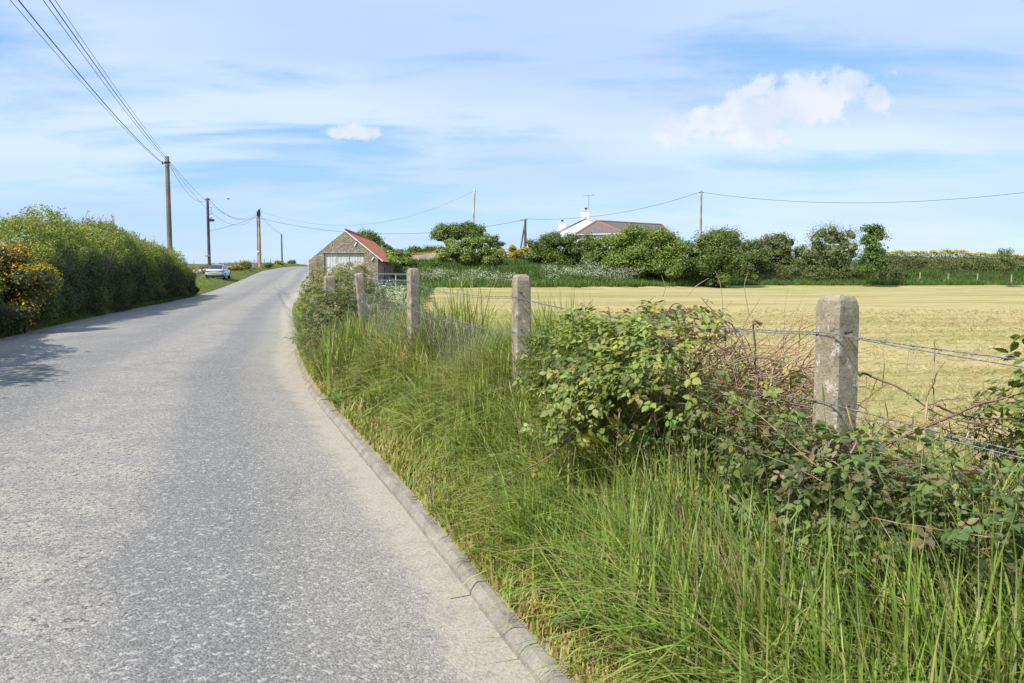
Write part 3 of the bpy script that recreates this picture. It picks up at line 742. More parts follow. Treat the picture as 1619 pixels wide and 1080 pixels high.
# old gate posts by the barn end of the fence
for (px, py, d, w_, lab, dz) in ((567, 418, 15.2, .21, 'thick pale concrete gate post rising behind the leaning last fence post', 0), (521, 436, 15.0, .20, 'short concrete gate post half swallowed by the roadside brambles', 0)):
    p = at(px, py, d); gz = float(G(p[0], p[1])); gg = post_mesh(w_, p[2]-gz); o = gg.build('gate_post', M['post']); o.location = (p[0], p[1], gz); o.rotation_euler = (0, 0, .35)
    tag(o, lab, 'gate post')

# galvanised field gate beyond the weeds
a = at(593, 434, 24); b_ = at(647, 431, 26.5); gt = empty('field_gate', (a[0], a[1], float(G(a[0], a[1])))); tag(gt, 'galvanised tubular gate behind the cow parsley next to the barn', 'gate')
g = Geo(); O = np.array(gt.location)
zt = min(a[2], b_[2])+.02
for k in range(6): g.tube([(a[0], a[1], zt-.19*k), (b_[0], b_[1], zt-.19*k)], .018, 6)
g.build('rails', M['gate'], gt, origin=O)
for f in (0, .58, 1):
    p = a+(b_-a)*f; g = Geo(); g.tube([(p[0], p[1], zt+.02), (p[0], p[1], zt-.98)], .022, 6); g.build('upright', M['gate'], gt, origin=O)

# ------------------------------------------------------------------ brambles
CANE = [(.16, .075, .045), (.20, .11, .07), (.12, .08, .05), (.17, .12, .08)]
BRG = [(.25, .31, .055), (.31, .36, .075), (.17, .22, .045), (.27, .28, .065), (.19, .235, .065)]
BRW = BRG+[(.33, .32, .07), (.26, .14, .07)]
def cane(g, lg, pts, r, tint, nleaf=10, size=.075, cols=BRG, thorns=True, t0=.0):
    n = max(8, int(len(pts)*7)); Q = spline(pts, n); Q = Q+np.cumsum(rng.normal(0, .0015, Q.shape), 0)
    g.tube(Q, np.linspace(r, r*.45, n), 5, tint)
    if thorns:
        for i in range(1, n-1):
            for _ in range(2):
                v = unit(rng.normal(0, 1, 3)); c = Q[i]+(Q[i+1]-Q[i])*random.random(); g.tube([c, c+v*(r+.004)], np.array([.0016, .0003]), 3, np.array(tint)*1.3, cap=False)
    if nleaf:
        k = (t0+(1-t0)*rng.random(nleaf))*(n-1.001); i = k.astype(int); P_ = Q[i]+(Q[i+1]-Q[i])*(k-i)[:, None]
        d = unit(rng.normal(0, 1, (nleaf, 3))+np.array([0, 0, .4])); d2 = unit(d*np.array([1, 1, .3])); L = size*rng.uniform(.55, 1.15, nleaf)
        for p, v, l in zip(P_, d2, L): g.tube([p, p+v*l*.5], .0011, 3, (.15, .16, .06), cap=False)
        up = unit(rng.normal(0, .35, (nleaf, 3))+np.array([0, 0, 1.])); Rm = frames(d2+np.array([0, 0, -.35]), up)
        scatter(lg, TRI, P_+d2*(L*.45)[:, None], Rm, L, jit(cols, nleaf, .2, .07))
def mound(name, label, cen, rad, ang, nl, size, ncane, cols=BRG, seedp=None, dryfrac=.3, group=None, ctint=CANE, nearmult=1.0, protos=TRI, hollow=None, canelen=1.5):
    cen = np.array(cen, float); root = empty(name, (cen[0], cen[1], float(G(cen[0], cen[1])))); tag(root, label, 'bramble', group); O = np.array(root.location)
    ca, sa = math.cos(ang), math.sin(ang); rot = lambda P: np.stack([P[:, 0]*ca-P[:, 1]*sa, P[:, 0]*sa+P[:, 1]*ca, P[:, 2]], 1)
    cg = Geo(); lg = Geo()
    d = unit(rng.normal(0, 1, (nl, 3))); d[:, 2] = np.where(d[:, 2] < -.35, -d[:, 2], d[:, 2])
    b = 1+.34*vnoise(d[:, 0]*3+5, d[:, 1]*3+d[:, 2]*2, 1.1, 9)+.12*vnoise(d[:, 0]*7, d[:, 2]*7+d[:, 1]*5, 1.3, 19)
    b = np.minimum(b, 1.2); rr = b*(1-.5*rng.random(nl)**1.6); P_ = rot(d*rr[:, None]*np.array(rad)); 
    if hollow is not None: k = hollow(P_+cen); P_, d = P_[k], d[k]; 
    n = len(P_); dn = rot(d/np.array(rad)*min(rad)); P_ = P_+cen; P_[:, 2] = np.maximum(P_[:, 2], G(P_[:, 0], P_[:, 1])+.04)
    N_ = bias(unit(dn)*.7, n, .55, .45); out = unit(dn+rng.normal(0, .7, (n, 3))+np.array([0, 0, -.25]))
    ax = unit(out-N_*np.sum(out*N_, 1)[:, None]); scatter(lg, protos, P_, frames(ax, N_), size*rng.uniform(.5, 1.2, n), jit(cols, n, .2, .07))
    for i in range(ncane):
        # arching: rise from the base, over the top and down again
        a0 = random.uniform(0, 6.28); s0 = np.array([math.cos(a0)*.4, math.sin(a0)*.35, 0])*np.array(rad); s0 = rot(s0[None])[0]+cen; s0[2] = float(G(s0[0], s0[1]))
        d1 = unit(rng.normal(0, 1, 3)+np.array([0, 0, .9])); m1 = rot((d1*np.array(rad)*random.uniform(.75, 1.12))[None])[0]+cen
        d2 = unit(d1+rng.normal(0, .9, 3)+np.array([0, 0, -.6])); m2 = rot((d2*np.array(rad)*random.uniform(.85, 1.25))[None])[0]+cen; m2[2] = max(m2[2], float(G(m2[0], m2[1]))+.05)
        mid = (s0+m1)/2+np.array([0, 0, .12])
        cane(cg, lg, [s0, mid, m1, m2], random.uniform(.0022, .0045)*nearmult, random.choice(ctint), 5, size, cols, thorns=nearmult < 1.5)
    cg.build('stems', M['cane'], root, smooth=True, origin=O); lo = lg.build('leaves', M['leaf'], root, origin=O); return root

def holl(P):   # leaves thin out on the lower right flank where dead stems show
    px = 810+P[:, 0]/P[:, 1]*F; py = 440-(P[:, 2]-CAMZ)/P[:, 1]*F
    p = np.clip(.30+1.5*((1110-px)/260)+.7*((530-py)/120), .05, 1)
    return rng.random(len(P)) < p
br = mound('bramble_bush', 'large arching bramble with bright green leaves sprawling over the wire between the nearest two posts', (.70, 4.12, .97), (.52, .98, .46), -fdir, 6400, .064, 40, cols=BRG, hollow=holl)
br2 = Geo(); brl = Geo(); O = np.array(br.location)
def pc(*l): return [at(*q) for q in l]
cane(br2, brl, pc((975, 598, 4.0), (1013, 573, 3.95), (1043, 553, 3.9), (1070, 537, 3.88), (1110, 535, 3.85), (1153, 553, 3.8), (1192, 585, 3.75), (1240, 650, 3.7)), .0065, (.20, .10, .085), 12)
cane(br2, brl, pc((900, 585, 4.1), (950, 545, 4.1), (987, 520, 4.1), (1037, 502, 4.1), (1090, 495, 4.1), (1125, 510, 4.05), (1180, 560, 4)), .0045, (.22, .12, .08), 14)
cane(br2, brl, pc((965, 600, 4.1), (925, 655, 4.0), (907, 682, 3.95), (870, 718, 3.9), (833, 740, 3.9), (795, 765, 3.85)), .006, (.17, .11, .08), 12, t0=.0, size=.065)
cane(br2, brl, pc((935, 655, 4.0), (900, 667, 4.0), (862, 683, 3.95), (820, 684, 3.9)), .0035, (.26, .16, .09), 6)
cane(br2, brl, pc((1040, 690, 3.7), (1030, 640, 3.75), (1025, 590, 3.8), (1033, 560, 3.9)), .0035, (.22, .12, .10), 4)
cane(br2, brl, pc((1228, 610, 3.3), (1250, 592, 3.25), (1290, 584, 3.2)), .0045, (.14, .08, .05), 4)
cane(br2, brl, pc((1120, 500, 3.9), (1147, 507, 3.8), (1170, 530, 3.8), (1183, 563, 3.75), (1200, 620, 3.7)), .0045, (.15, .11, .06), 3)
cane(br2, brl, pc((1205, 512, 3.6), (1190, 510, 3.6), (1192, 553, 3.6), (1198, 600, 3.6)), .0055, (.14, .10, .06), 2)
cane(br2, brl, pc((935, 610, 3.9), (985, 605, 3.8), (1060, 595, 3.8), (1150, 600, 3.8), (1215, 630, 3.7)), .003, (.30, .19, .13), 3)
for i in range(360):     # dead tangle at the mound's right flank
    c0 = np.array([random.uniform(1090, 1270), random.uniform(540, 700)]); c0[1] = max(c0[1], 500+(c0[0]-1090)*.35+random.uniform(20, 60)); a = random.gauss(0, .8); L = random.uniform(40, 150)
    d = 3.35+(1290-c0[0])/290*.7+random.uniform(-.1, .25); q = [(c0[0]+math.cos(a)*L*u, c0[1]+math.sin(a)*L*u-30*u*(1-u), d+random.uniform(-.06, .06)) for u in (0, .33, .66, 1)]
    cane(br2, brl, pc(*q), random.uniform(.0014, .0034), random.choice([(.38, .27, .17), (.32, .17, .11), (.46, .36, .23), (.27, .15, .11)]), 0, thorns=False)
br2.build('stems', M['cane'], br, smooth=True, origin=O); brl.build('leaves', M['leaf'], br, origin=O)

root = empty('bramble_canes', (1.45, 2.85, .35)); tag(root, 'long bare reddish bramble canes trailing across the wire right of the nearest post', 'bramble'); O = np.array(root.location); cg = Geo(); lg = Geo()
cane(cg, lg, pc((1308, 742, 2.9), (1340, 728, 2.85), (1400, 700, 2.8), (1500, 655, 2.7), (1560, 632, 2.65), (1640, 612, 2.6), (1720, 600, 2.6)), .0058, (.19, .10, .08), 8, t0=.55)
cane(cg, lg, pc((1316, 802, 2.75), (1330, 760, 2.78), (1345, 715, 2.8), (1362, 682, 2.8)), .0060, (.30, .22, .16), 0)
cane(cg, lg, pc((1363, 590, 3.05), (1400, 600, 3.0), (1440, 618, 2.95), (1485, 651, 2.9), (1530, 664, 2.85), (1600, 680, 2.8)), .0045, (.19, .11, .09), 2)
cane(cg, lg, pc((1480, 640, 2.8), (1530, 655, 2.8), (1600, 660, 2.7), (1690, 655, 2.7)), .0042, (.18, .10, .07), 5, t0=.4)
cane(cg, lg, pc((1540, 634, 2.8), (1600, 640, 2.75), (1680, 625, 2.7)), .004, (.18, .10, .07), 5, t0=.3)
cane(cg, lg, pc((1500, 720, 2.85), (1560, 702, 2.8), (1640, 700, 2.7)), .003, (.35, .16, .12), 1)
for i in range(95):
    x0 = random.uniform(1350, 1630); y0 = random.uniform(635, 740); a = random.gauss(0, 1.2); L = random.uniform(30, 110)
    cane(cg, lg, pc(*[(x0+math.cos(a)*L*u, y0+math.sin(a)*L*u-25*u*(1-u), 2.95+random.uniform(-.15, .1)) for u in (0, .33, .66, 1)]), random.uniform(.0014, .0028), random.choice([(.34, .24, .15), (.27, .15, .10), (.40, .32, .20)]), random.choice((0, 0, 3)), thorns=False, size=.05)
cg.build('stems', M['cane'], root, smooth=True, origin=O); lg.build('leaves', M['leaf'], root, origin=O)
mound('bramble_bush', 'low dark bramble leaves trailing round the foot of the nearest concrete post', (1.06, 3.02, .80), (.26, 1.25, .30), -fdir, 1500, .062, 34, cols=[(.13, .18, .045), (.17, .22, .055), (.10, .14, .04), (.24, .20, .09)], ctint=[(.36, .25, .16), (.24, .13, .09), (.17, .10, .07)])
mound('bramble_bush', 'bramble clump with young pale leaves at the right edge of the picture', (1.98, 2.75, 1.0), (.26, .40, .40), -fdir, 560, .08, 10, cols=[(.17, .23, .05), (.21, .27, .06), (.13, .18, .04)])
mound('bramble_bush', 'dense weedy bramble thicket bulging over the road edge in front of the gate posts', (-3.42, 16.6, .58), (.70, 3.1, 1.26), -fdir+.02, 11500, .085, 50, cols=[(.17, .225, .05), (.21, .25, .07), (.13, .18, .04), (.30, .26, .12)], ctint=[(.32, .24, .15), (.24, .15, .1)], nearmult=1.6)
mound('bramble_bush', 'low bramble sprays creeping onto the mown field just behind the third post', (-1.15, 12.6, .62), (.75, .55, .42), 0, 1100, .085, 12, nearmult=1.3)
mound('bramble_bush', 'leafy bramble growing round the leaning last fence post', (-2.75, 12.9, .75), (.55, .9, .72), -fdir, 2600, .075, 16, cols=[(.11, .15, .035), (.15, .18, .05), (.2, .19, .08)], nearmult=1.3)

# ------------------------------------------------------------------ nettles under the fence, docks, dead stems
NG = [(.17, .235, .065), (.21, .27, .08), (.17, .23, .085), (.25, .28, .10)]
def nettles(n, yr_, xo, hr, size, label, g=None):
    g = Geo()
    for i in range(n):
        y = random.uniform(*yr_); x = float(fence_x(y))+random.uniform(*xo); z = float(G(x, y)); h = random.uniform(*hr); a = random.uniform(0, 6.28); ln = random.uniform(.02, .2)
        uu = np.linspace(0, 1, 6); Q = np.stack([x+math.cos(a)*ln*uu**2, y+math.sin(a)*ln*uu**2, z+h*uu], 1); g.tube(Q, np.linspace(.0035, .0014, 6), 4, (.12, .13, .06))
        k = int(h/.05)+3; tt = np.linspace(.25, 1, k); P_ = np.stack([np.interp(tt, uu, Q[:, j]) for j in range(3)], 1); P_ = np.repeat(P_, 2, 0); az = np.repeat(np.arange(k)*math.pi/2+a, 2)+np.tile([0, math.pi], k)+rng.normal(0, .25, 2*k)
        ax = np.stack([np.cos(az), np.sin(az), np.full(2*k, -.25)+rng.normal(0, .25, 2*k)], 1); up = unit(rng.normal(0, .2, (2*k, 3))+np.array([0, 0, 1.])); L = size*np.repeat(1.1-.65*tt**2, 2)*rng.uniform(.7, 1.1, 2*k)
        scatter(g, NET, P_, frames(ax, up), L, jit(NG, 2*k, .18, .06))
    tag(g.build('nettle_patch', M['leaf']), label, 'nettles', kind='stuff')
nettles(120, (1.9, 3.9), (-.22, .2), (.38, .64), .068, 'dull green nettles crowding the foot of the nearest concrete post')
nettles(40, (2.42, 2.95), (-.44, -.08), (.50, .64), .065, 'nettle clump right in front of the nearest post hiding its base')
nettles(38, (1.65, 2.6), (-.2, .12), (.48, .70), .065, 'tall nettles in the bottom right corner below the trailing canes')
nettles(50, (3.8, 5.2), (-.35, .1), (.2, .5), .075, 'young nettles growing up under the large arching bramble')
g = Geo(); n = 900
for i in range(n):
    y = random.uniform(2.1, 5.6) if i % 3 else random.uniform(5, 17); x = float(fence_x(y))+random.gauss(.02, .22); z = float(G(x, y)); h = random.uniform(.15, .62); a = random.uniform(0, 6.28); ln = random.uniform(.02, .4)*h*2
    uu = np.linspace(0, 1, 5); Q = np.stack([x+math.cos(a)*ln*uu**1.4, y+math.sin(a)*ln*uu**1.4, z+h*uu*(1-.25*uu*ln)], 1); g.tube(Q, np.linspace(.002, .0009, 5)*(1+.07*y), 3, np.array(random.choice([(.42, .34, .21), (.34, .26, .16), (.48, .40, .25), (.28, .20, .12)])), cap=False)
for q in (((1047, 470, 4.3), (1052, 455, 4.3), (1046, 436, 4.3)), ((1085, 470, 4.3), (1100, 453, 4.3), (1120, 440, 4.3)), ((1143, 500, 4), (1140, 455, 4), (1131, 428, 4)), ((1185, 500, 4), (1177, 454, 4), (1183, 430, 4)), ((1432, 600, 3.2), (1436, 560, 3.2), (1442, 520, 3.2)), ((1443, 580, 3.2), (1450, 555, 3.2), (1456, 545, 3.2)), ((1395, 610, 3.1), (1398, 580, 3.1), (1396, 550, 3.1))):
    g.tube(spline(pc(*q), 8), np.linspace(.0022, .0009, 8), 4, (.45, .38, .24))
tag(g.build('dead_stems', M['dry']), 'dry straw coloured stems tangled along the foot of the post fence', 'dead stems', kind='stuff')
def dock(px, py, d, n, size, label, up_=.6):
    p = at(px, py, d); p[2] = float(G(p[0], p[1])); root = empty('dock_plant', p); tag(root, label, 'plant', 'docks along the kerb'); g = Geo(); a = np.arange(n)*2.4; 
    ax = np.stack([np.cos(a), np.sin(a), rng.uniform(.2, 1.0, n)*up_], 1); up = np.tile([[0, 0, 1.]], (n, 1)); scatter(g, OVAL, np.tile([[0, 0, .05]], (n, 1))+ax*size*.25, frames(ax, up), size*rng.uniform(.6, 1.1, n), jit([(.12, .18, .05), (.10, .15, .045), (.2, .17, .07)], n))
    g.build('leaves', M['leaf'], root); s_ = Geo()
    for k in range(n): s_.tube([(0, 0, 0), tuple(np.array([0, 0, .05])+ax[k]*size*.27)], .003, 4, (.25, .09, .06))
    s_.build('stems', M['cane'], root)
dock(948, 990, 3.35, 11, .17, 'broad leaved dock with reddish stems low in the grass at the bottom of the verge')
dock(541, 640, 9.5, 10, .22, 'dark leafy dock hanging over the kerb edge halfway up the verge')
dock(474, 545, 17.0, 8, .28, 'farthest small dock leaning over the dusty road edge below the bramble thicket')

# cow parsley near the gate
def parsley(name, label, xr, yr_, n, h, hs, us, leafn, pale, kind='stuff', zfn=G, xf=None):
    g = Geo()
    x = rng.uniform(xr[0], xr[1], n); y = rng.uniform(yr_[0], yr_[1], n)
    if xf is not None: x, y = xf(x, y)
    x = x+.3*vnoise(x*3, y*3); hh = h*(1+hs*(rng.random(n)-.5))*(.8+.35*vnoise(x, y, .5, 61)); z = G(x, y)
    k = 9; P_ = np.repeat(np.stack([x, y, z+hh], 1), k, 0)+rng.normal(0, 1, (n*k, 3))*np.array([us*1.9, us*1.9, us*1.3])
    scatter(g, LEAF1, P_, frames(unit(rng.normal(0, 1, (n*k, 3))*np.array([1, 1, .3])), unit(rng.normal(0, .5, (n*k, 3))+np.array([0, -.3, 1.]))), us*rng.uniform(.5, 1.1, n*k), jit(pale, n*k, .1, .03))
    m_ = leafn; ii = rng.integers(0, n, m_); L = np.stack([x[ii], y[ii], z[ii]+hh[ii]*rng.random(m_)*.97], 1)+rng.normal(0, us*1.5, (m_, 3))*np.array([1, 1, .3])
    leaves(g, L, np.tile([[0, -.2, .6]], (m_, 1)), us*1.3, [(.14, .20, .06), (.11, .17, .045), (.18, .23, .08)], j=.9)
    tag(g.build(name, M['petal']), label, 'cow parsley', kind=kind)
WH = [(.62, .62, .50), (.55, .56, .42), (.70, .70, .60)]
parsley('cow_parsley', 'pale flowering cow parsley mass behind the netting between the last two fence posts', (-3.6, -1.9), (15, 23), 700, 1.02, .5, .042, 8500, WH+[(.36, .40, .20), (.28, .34, .14)], xf=lambda x, y: (x-(y-15)*.12, y))
parsley('cow_parsley', 'white cow parsley drifts on the grassy bank at the far left side of the field', (0, 1), (0, 1), 700, .6, .6, .10, 4500, WH+[(.3, .36, .16)], xf=lambda u, v: ((lambda xx: (xx, fy_far(xx)+1.2+v*4.5*(1-.4*u)))(-11.5+12*u)))
parsley('cow_parsley', 'thin white cow parsley at the foot of the big hedge bushes beyond the field', (0, 1), (0, 1), 420, 1.05, .5, .10, 2500, WH, xf=lambda u, v: (3+9*u, fy_far(3+9*u)+1+v*4.5))

# ------------------------------------------------------------------ field stubble and hay litter
g = Geo(); n = 42000
y = 2.5+27*rng.random(n)**1.8; x = fence_x(y)+.9+(y*.62+1-fence_x(y))*rng.random(n); k = field_margin(x, y) > .05; x, y = x[k], y[k]; n = len(x)
ptc = vnoise(x*.5, y*2.2, 1, 71)
ax = np.stack([np.cos(2*np.pi*rng.random(n)), np.sin(2*np.pi*rng.random(n)), rng.uniform(.0, .35, n)], 1)
wdt = .003*(1+.12*y)
scatter(g, BL[:5], np.stack([x, y, G(x, y)+.03], 1), frames(ax, unit(rng.normal(0, .5, (n, 3))+np.array([0, 0, 1.])))[:, :, [0, 2, 1]]*np.array([1, 1, 1]), np.stack([wdt, .06+0*y, (.05+.10*rng.random(n))*(1+.04*y)], 1), jit([(.46, .37, .17), (.42, .34, .15), (.39, .32, .13), (.50, .41, .21)], n, .08, .04))
tag(g.build('cut_hay', M['dry']), 'loose cut hay and stubble lying over the near part of the mown field', 'hay', kind='stuff')
# long grass on the field side of the fence
g = Geo(); n = 16000; y = .8+13*rng.random(n); x = fence_x(y)+.25+.65*rng.random(n)
h = .30*(.6+.6*rng.random(n))*(1+.3*vnoise(x, y, 2, 77)); c = np.where((rng.random(n) < .45)[:, None], jit(STRAW, n), jit(GREEN, n)); scatter(g, BL, np.stack([x, y, G(x, y)-.01], 1), yaw(rng.uniform(0, 6.28, n), rng.normal(0, .2, n)), np.stack([.004+.0004*y, h, h], 1), c)
tag(g.build('fence_side_grass', M['grass']), 'half dry grass left uncut along the field side of the fence', 'grass', kind='stuff')
# bank beyond the field
g = Geo(); n = 38000; u = rng.random(n); x = -12+88*u; yb = fy_far(x); y = yb-.5+17*rng.random(n)**1.1
cc = jit([(.10, .175, .035), (.125, .20, .04), (.08, .14, .03)], n, .12, .05); cc = cc*(1+.35*sst(2.5, 0, y-yb)[:, None]*np.array([1., .75, .4]))
h = .62*rng.uniform(.6, 1.3, n)*(1+.3*vnoise(x, y, .6, 81)); scatter(g, TUFT, np.stack([x, y, G(x, y)-.05], 1), yaw(rng.uniform(0, 6.28, n)), np.stack([h*.9, h*.9, h], 1), cc)
# strip left of the field, in front of barn and along the wall
n2 = 9000; y = 14+60*rng.random(n2); x = fx_left(y)-4.5*rng.random(n2)*sst(10, 22, y)-.1; h = .5*rng.uniform(.5, 1.3, n2); k = x > Rt(y)+.6; x, y, h = x[k], y[k], h[k]; n2 = len(x)
scatter(g, TUFT, np.stack([x, y, G(x, y)-.05], 1), yaw(rng.uniform(0, 6.28, n2)), np.stack([h*.6, h*.6, h], 1)*(.5+y/60)[:, None], jit([(.085, .145, .035), (.11, .165, .045)], n2))
tag(g.build('bank_grass', M['grass']), 'tall rough green grass on the bank round the far sides of the field', 'grass', kind='stuff')
# left roadside verge beyond the hedge
g = Geo(); n = 26000; y = 57+105*rng.random(n); s_ = .15+9*rng.random(n)**1.2; x = Rt(y)-Wd(y)-s_; h = (.12+.22*sst(0, 2, s_))*rng.uniform(.6, 1.3, n)
dd = (np.abs(x+29.6) < 1.6) & (np.abs(y-85) < 3.4); h = h*np.where(dd, .25, 1)
cc = jit([(.18, .26, .055), (.22, .29, .065), (.24, .27, .09)], n, .12, .05); dr = rng.random(n) < .12; cc[dr] = jit(STRAW, dr.sum()); scatter(g, TUFT, np.stack([x, y, G(x, y)-.03], 1), yaw(rng.uniform(0, 6.28, n)), np.stack([h*1.6, h*1.6, h], 1), cc)
n = 5000; y = 2+56*rng.random(n); s_ = .0+.7*rng.random(n); x = Rt(y)-Wd(y)-s_; h = .22*rng.uniform(.5, 1.3, n); scatter(g, TUFT, np.stack([x, y, G(x, y)-.03], 1), yaw(rng.uniform(0, 6.28, n)), np.stack([h, h, h], 1), jit([(.12, .17, .045), (.14, .18, .05)], n))
tag(g.build('roadside_grass', M['grass']), 'short grass along the left side of the road past the hedge and car', 'grass', kind='stuff')

# ------------------------------------------------------------------ left hedge
Lx = lambda y: Rt(y)-Wd(y)
Hh = cub([-20, 0, 16, 21.5, 25, 28, 31, 35, 40, 45, 50, 54, 57, 59.5, 61], [4.5, 4.5, 3.9, 2.1, 2.2, 2.95, 3.4, 3.6, 3.65, 3.5, 3.3, 3.0, 2.6, 1.9, .9])
def hedge_pts(n, y0, y1, face=.10, depth=2.7, jag_=.35):
    y = y0+(y1-y0)*rng.random(n); a = rng.random(n); H = Hh(y)*(1+.07*vnoise(y, y*0, .45, 91)+.06*vnoise(y, y*0+3, 1.3, 92)); end = np.sqrt(np.clip((61.3-y)/2.5, 0, 1))
    # perimeter: front 0..0.55, top .55..0.9, back
    fr = a < .5; tp = (a >= .5) & (a < .86)
    v = np.where(fr, a/.5, np.where(tp, 1, (1-a)/.14)); u = np.where(fr, 0, np.where(tp, (a-.5)/.36, 1))
    hz_ = v*H; bulge = .35*np.sin(np.pi*np.clip(v*.9, 0, 1))
    over = np.where(fr, (v**2.2)*.75, 0)
    xx = Lx(y)-face-depth*u*end+bulge*(fr*1.)-(1-u)*over-.0
    hz_ = hz_-np.where(tp, .55*(2*u-1)**2, 0)-np.where(fr, .28*v**3, 0)
    lump = .45*vnoise(y, hz_*1.4+u*3, .8, 93)+.26*vnoise(y, hz_+u*5, 2.6, 94)
    nx = np.where(fr, 1, np.where(tp, (u-.5)*-1.0, -1)); nz = np.where(tp, 1., .25)
    inn = jag_*rng.random(n)**1.5
    x = xx+nx*(lump-inn); z = hz_+nz*(lump-inn)*.8
    N_ = np.stack([nx, rng.normal(0, .15, n), nz], 1)
    return x, y, np.maximum(z, .05)+G(x, y), N_, v, tp
root = empty('hedge', (float(Lx(30))-1.4, 30, .1)); O = np.array(root.location); tag(root, 'long tall olive green hedge casting shade over the left side of the road', 'hedge')
HG = np.array([(.043, .06, .016), (.053, .07, .018), (.038, .055, .014), (.072, .083, .022)])  # leaf base darkened: shade of the road side put into the colour
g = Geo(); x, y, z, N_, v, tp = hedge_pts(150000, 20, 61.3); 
n = len(x); c = jit(HG, n, .16, .05); sunlit = np.clip(sst(.5, .85, v)*.9+.35*vnoise(y, z*1.5, .8, 95), 0, 1)[:, None]; c = c*(1-sunlit)+c*np.array([6.0, 5.4, 3.6])*sunlit  # upper leaves paler: young growth, plus sunlight put into the tint
def putleaves(g, P_, N_, size, c, up=.3, j=.75):
    n = len(P_); NN = bias(N_*.7, n, up, j); scatter(g, LEAF1, P_, frames(unit(np.cross(NN, rng.normal(0, 1, (n, 3)))), NN), size*rng.uniform(.6, 1.25, n), c)
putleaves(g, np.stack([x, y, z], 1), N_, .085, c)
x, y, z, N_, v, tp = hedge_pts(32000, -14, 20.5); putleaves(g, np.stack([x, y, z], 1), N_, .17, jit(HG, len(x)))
# twigs poking above the top
sg = Geo(); m_ = 620; x, y, z, N_, v, tp = hedge_pts(9000, 21, 60.5); k = np.nonzero(tp)[0][:m_]
for i in k:
    L = random.uniform(.25, .75); d = unit(np.array([random.gauss(.05, .3), random.gauss(0, .3), 1.])); p = np.array([x[i], y[i], z[i]-.15]); uu = np.linspace(0, 1, 4)[:, None]; Q = p+d*L*uu+np.array([random.gauss(0, .1), random.gauss(0, .1), 0])*uu**2
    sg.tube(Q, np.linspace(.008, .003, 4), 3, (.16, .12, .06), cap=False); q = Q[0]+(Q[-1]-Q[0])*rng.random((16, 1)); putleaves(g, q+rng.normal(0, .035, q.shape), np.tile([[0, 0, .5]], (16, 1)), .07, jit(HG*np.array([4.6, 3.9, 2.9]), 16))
# branches inside
for i in range(240):
    y0 = random.uniform(-12, 59.5); H = float(Hh(y0)); x0 = float(Lx(y0))-random.uniform(.5, 2.2); p0 = np.array([x0, y0, float(G(x0, y0))-.1]); p1 = p0+np.array([random.gauss(0, .5), random.gauss(0, .8), H*random.uniform(.7, .92)]); sg.tube(spline([p0, (p0+p1)/2+rng.normal(0, .15, 3), p1], 7), np.linspace(.06, .012, 7), 5, (.10, .075, .05))
sg.build('branches', M['bark'], root, origin=O)
# leafy inner body
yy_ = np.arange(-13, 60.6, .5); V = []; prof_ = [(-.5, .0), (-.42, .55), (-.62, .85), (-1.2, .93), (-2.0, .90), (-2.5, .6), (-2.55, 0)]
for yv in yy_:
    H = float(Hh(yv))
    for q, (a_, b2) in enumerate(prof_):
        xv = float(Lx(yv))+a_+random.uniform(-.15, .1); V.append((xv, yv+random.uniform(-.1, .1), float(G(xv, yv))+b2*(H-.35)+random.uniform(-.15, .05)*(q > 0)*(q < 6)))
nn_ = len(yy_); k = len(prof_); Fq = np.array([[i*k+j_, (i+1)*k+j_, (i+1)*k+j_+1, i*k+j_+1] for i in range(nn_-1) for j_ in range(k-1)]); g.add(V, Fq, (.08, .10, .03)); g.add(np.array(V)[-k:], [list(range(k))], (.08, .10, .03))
g.build('foliage', M['leaf'], root, origin=O)
p = at(28, 430, 23.5); bush('gorse_bush', 'gorse with orange yellow flowers at the near end of the long left hedge', 'gorse', (p[0]+.0, 23.6), 2.1, 2.6, 2.6, 9000, .06, [(.09, .115, .03), (.12, .13, .035)], lobes=16, trunk=.05, flowers=(2100, .07, [(.72, .36, .02), (.70, .45, .03)], .9), core=.7)
st = Geo(); p = at(301, 446, 60.5); gz = float(G(p[0], p[1])); st.box((p[0], p[1], gz+.45), (.14, .14, 1.0), .3, taper=.9); st.add([(p[0]-.05, p[1]-.05, gz+.95), (p[0]+.05, p[1]-.05, gz+.95), (p[0]+.05, p[1]+.05, gz+.95), (p[0]-.05, p[1]+.05, gz+.95), (p[0], p[1], gz+1.02)], [[0, 1, 4], [1, 2, 4], [2, 3, 4], [3, 0, 4]]); tag(st.build('wooden_stake', M['wood']), 'short dark stake standing at the far end of the left hedge', 'stake')

# ------------------------------------------------------------------ far hedge: single bushes and trees
DK = [(.145, .20, .04), (.175, .235, .05), (.11, .16, .035), (.20, .26, .055)]
MD = [(.20, .27, .045), (.24, .31, .06), (.15, .215, .04), (.27, .33, .065)]
OL = [(.18, .21, .06), (.21, .235, .075), (.14, .17, .05)]
def B(px, wpx, ytop, d, label, cat='bush', name='hawthorn_bush', cols=DK, n=9000, dep=.8, group='bushes and trees beyond the field', ybase=None, leaf=.17, **k):
    d += (-1 if px < 850 else -6.5 if 850 < px < 1150 else 1) if ybase is None else 0
    p = at(px, 430, d); gz = float(G(p[0], p[1]))
    if ybase: gz = at(px, ybase, d)[2]
    h = at(px, ytop, d)[2]-gz; w_ = wpx*d/F*(1.32 if px > 850 and name not in ('sycamore_tree', 'sapling') else 1.12); k.setdefault('low', -.12); k.setdefault('sprig', .1)
    if name == 'hawthorn_bush': n = int(n*1.35); k['lobes'] = int(k.get('lobes', 26)*1.9); k.setdefault('lobe_r', (.15, .29)); k.setdefault('core', .6)
    return bush(name, label, cat, (p[0], p[1], gz), w_, h, w_*dep, n, leaf, cols, group=group, **k)
GB = 'bushes and trees beyond the field'
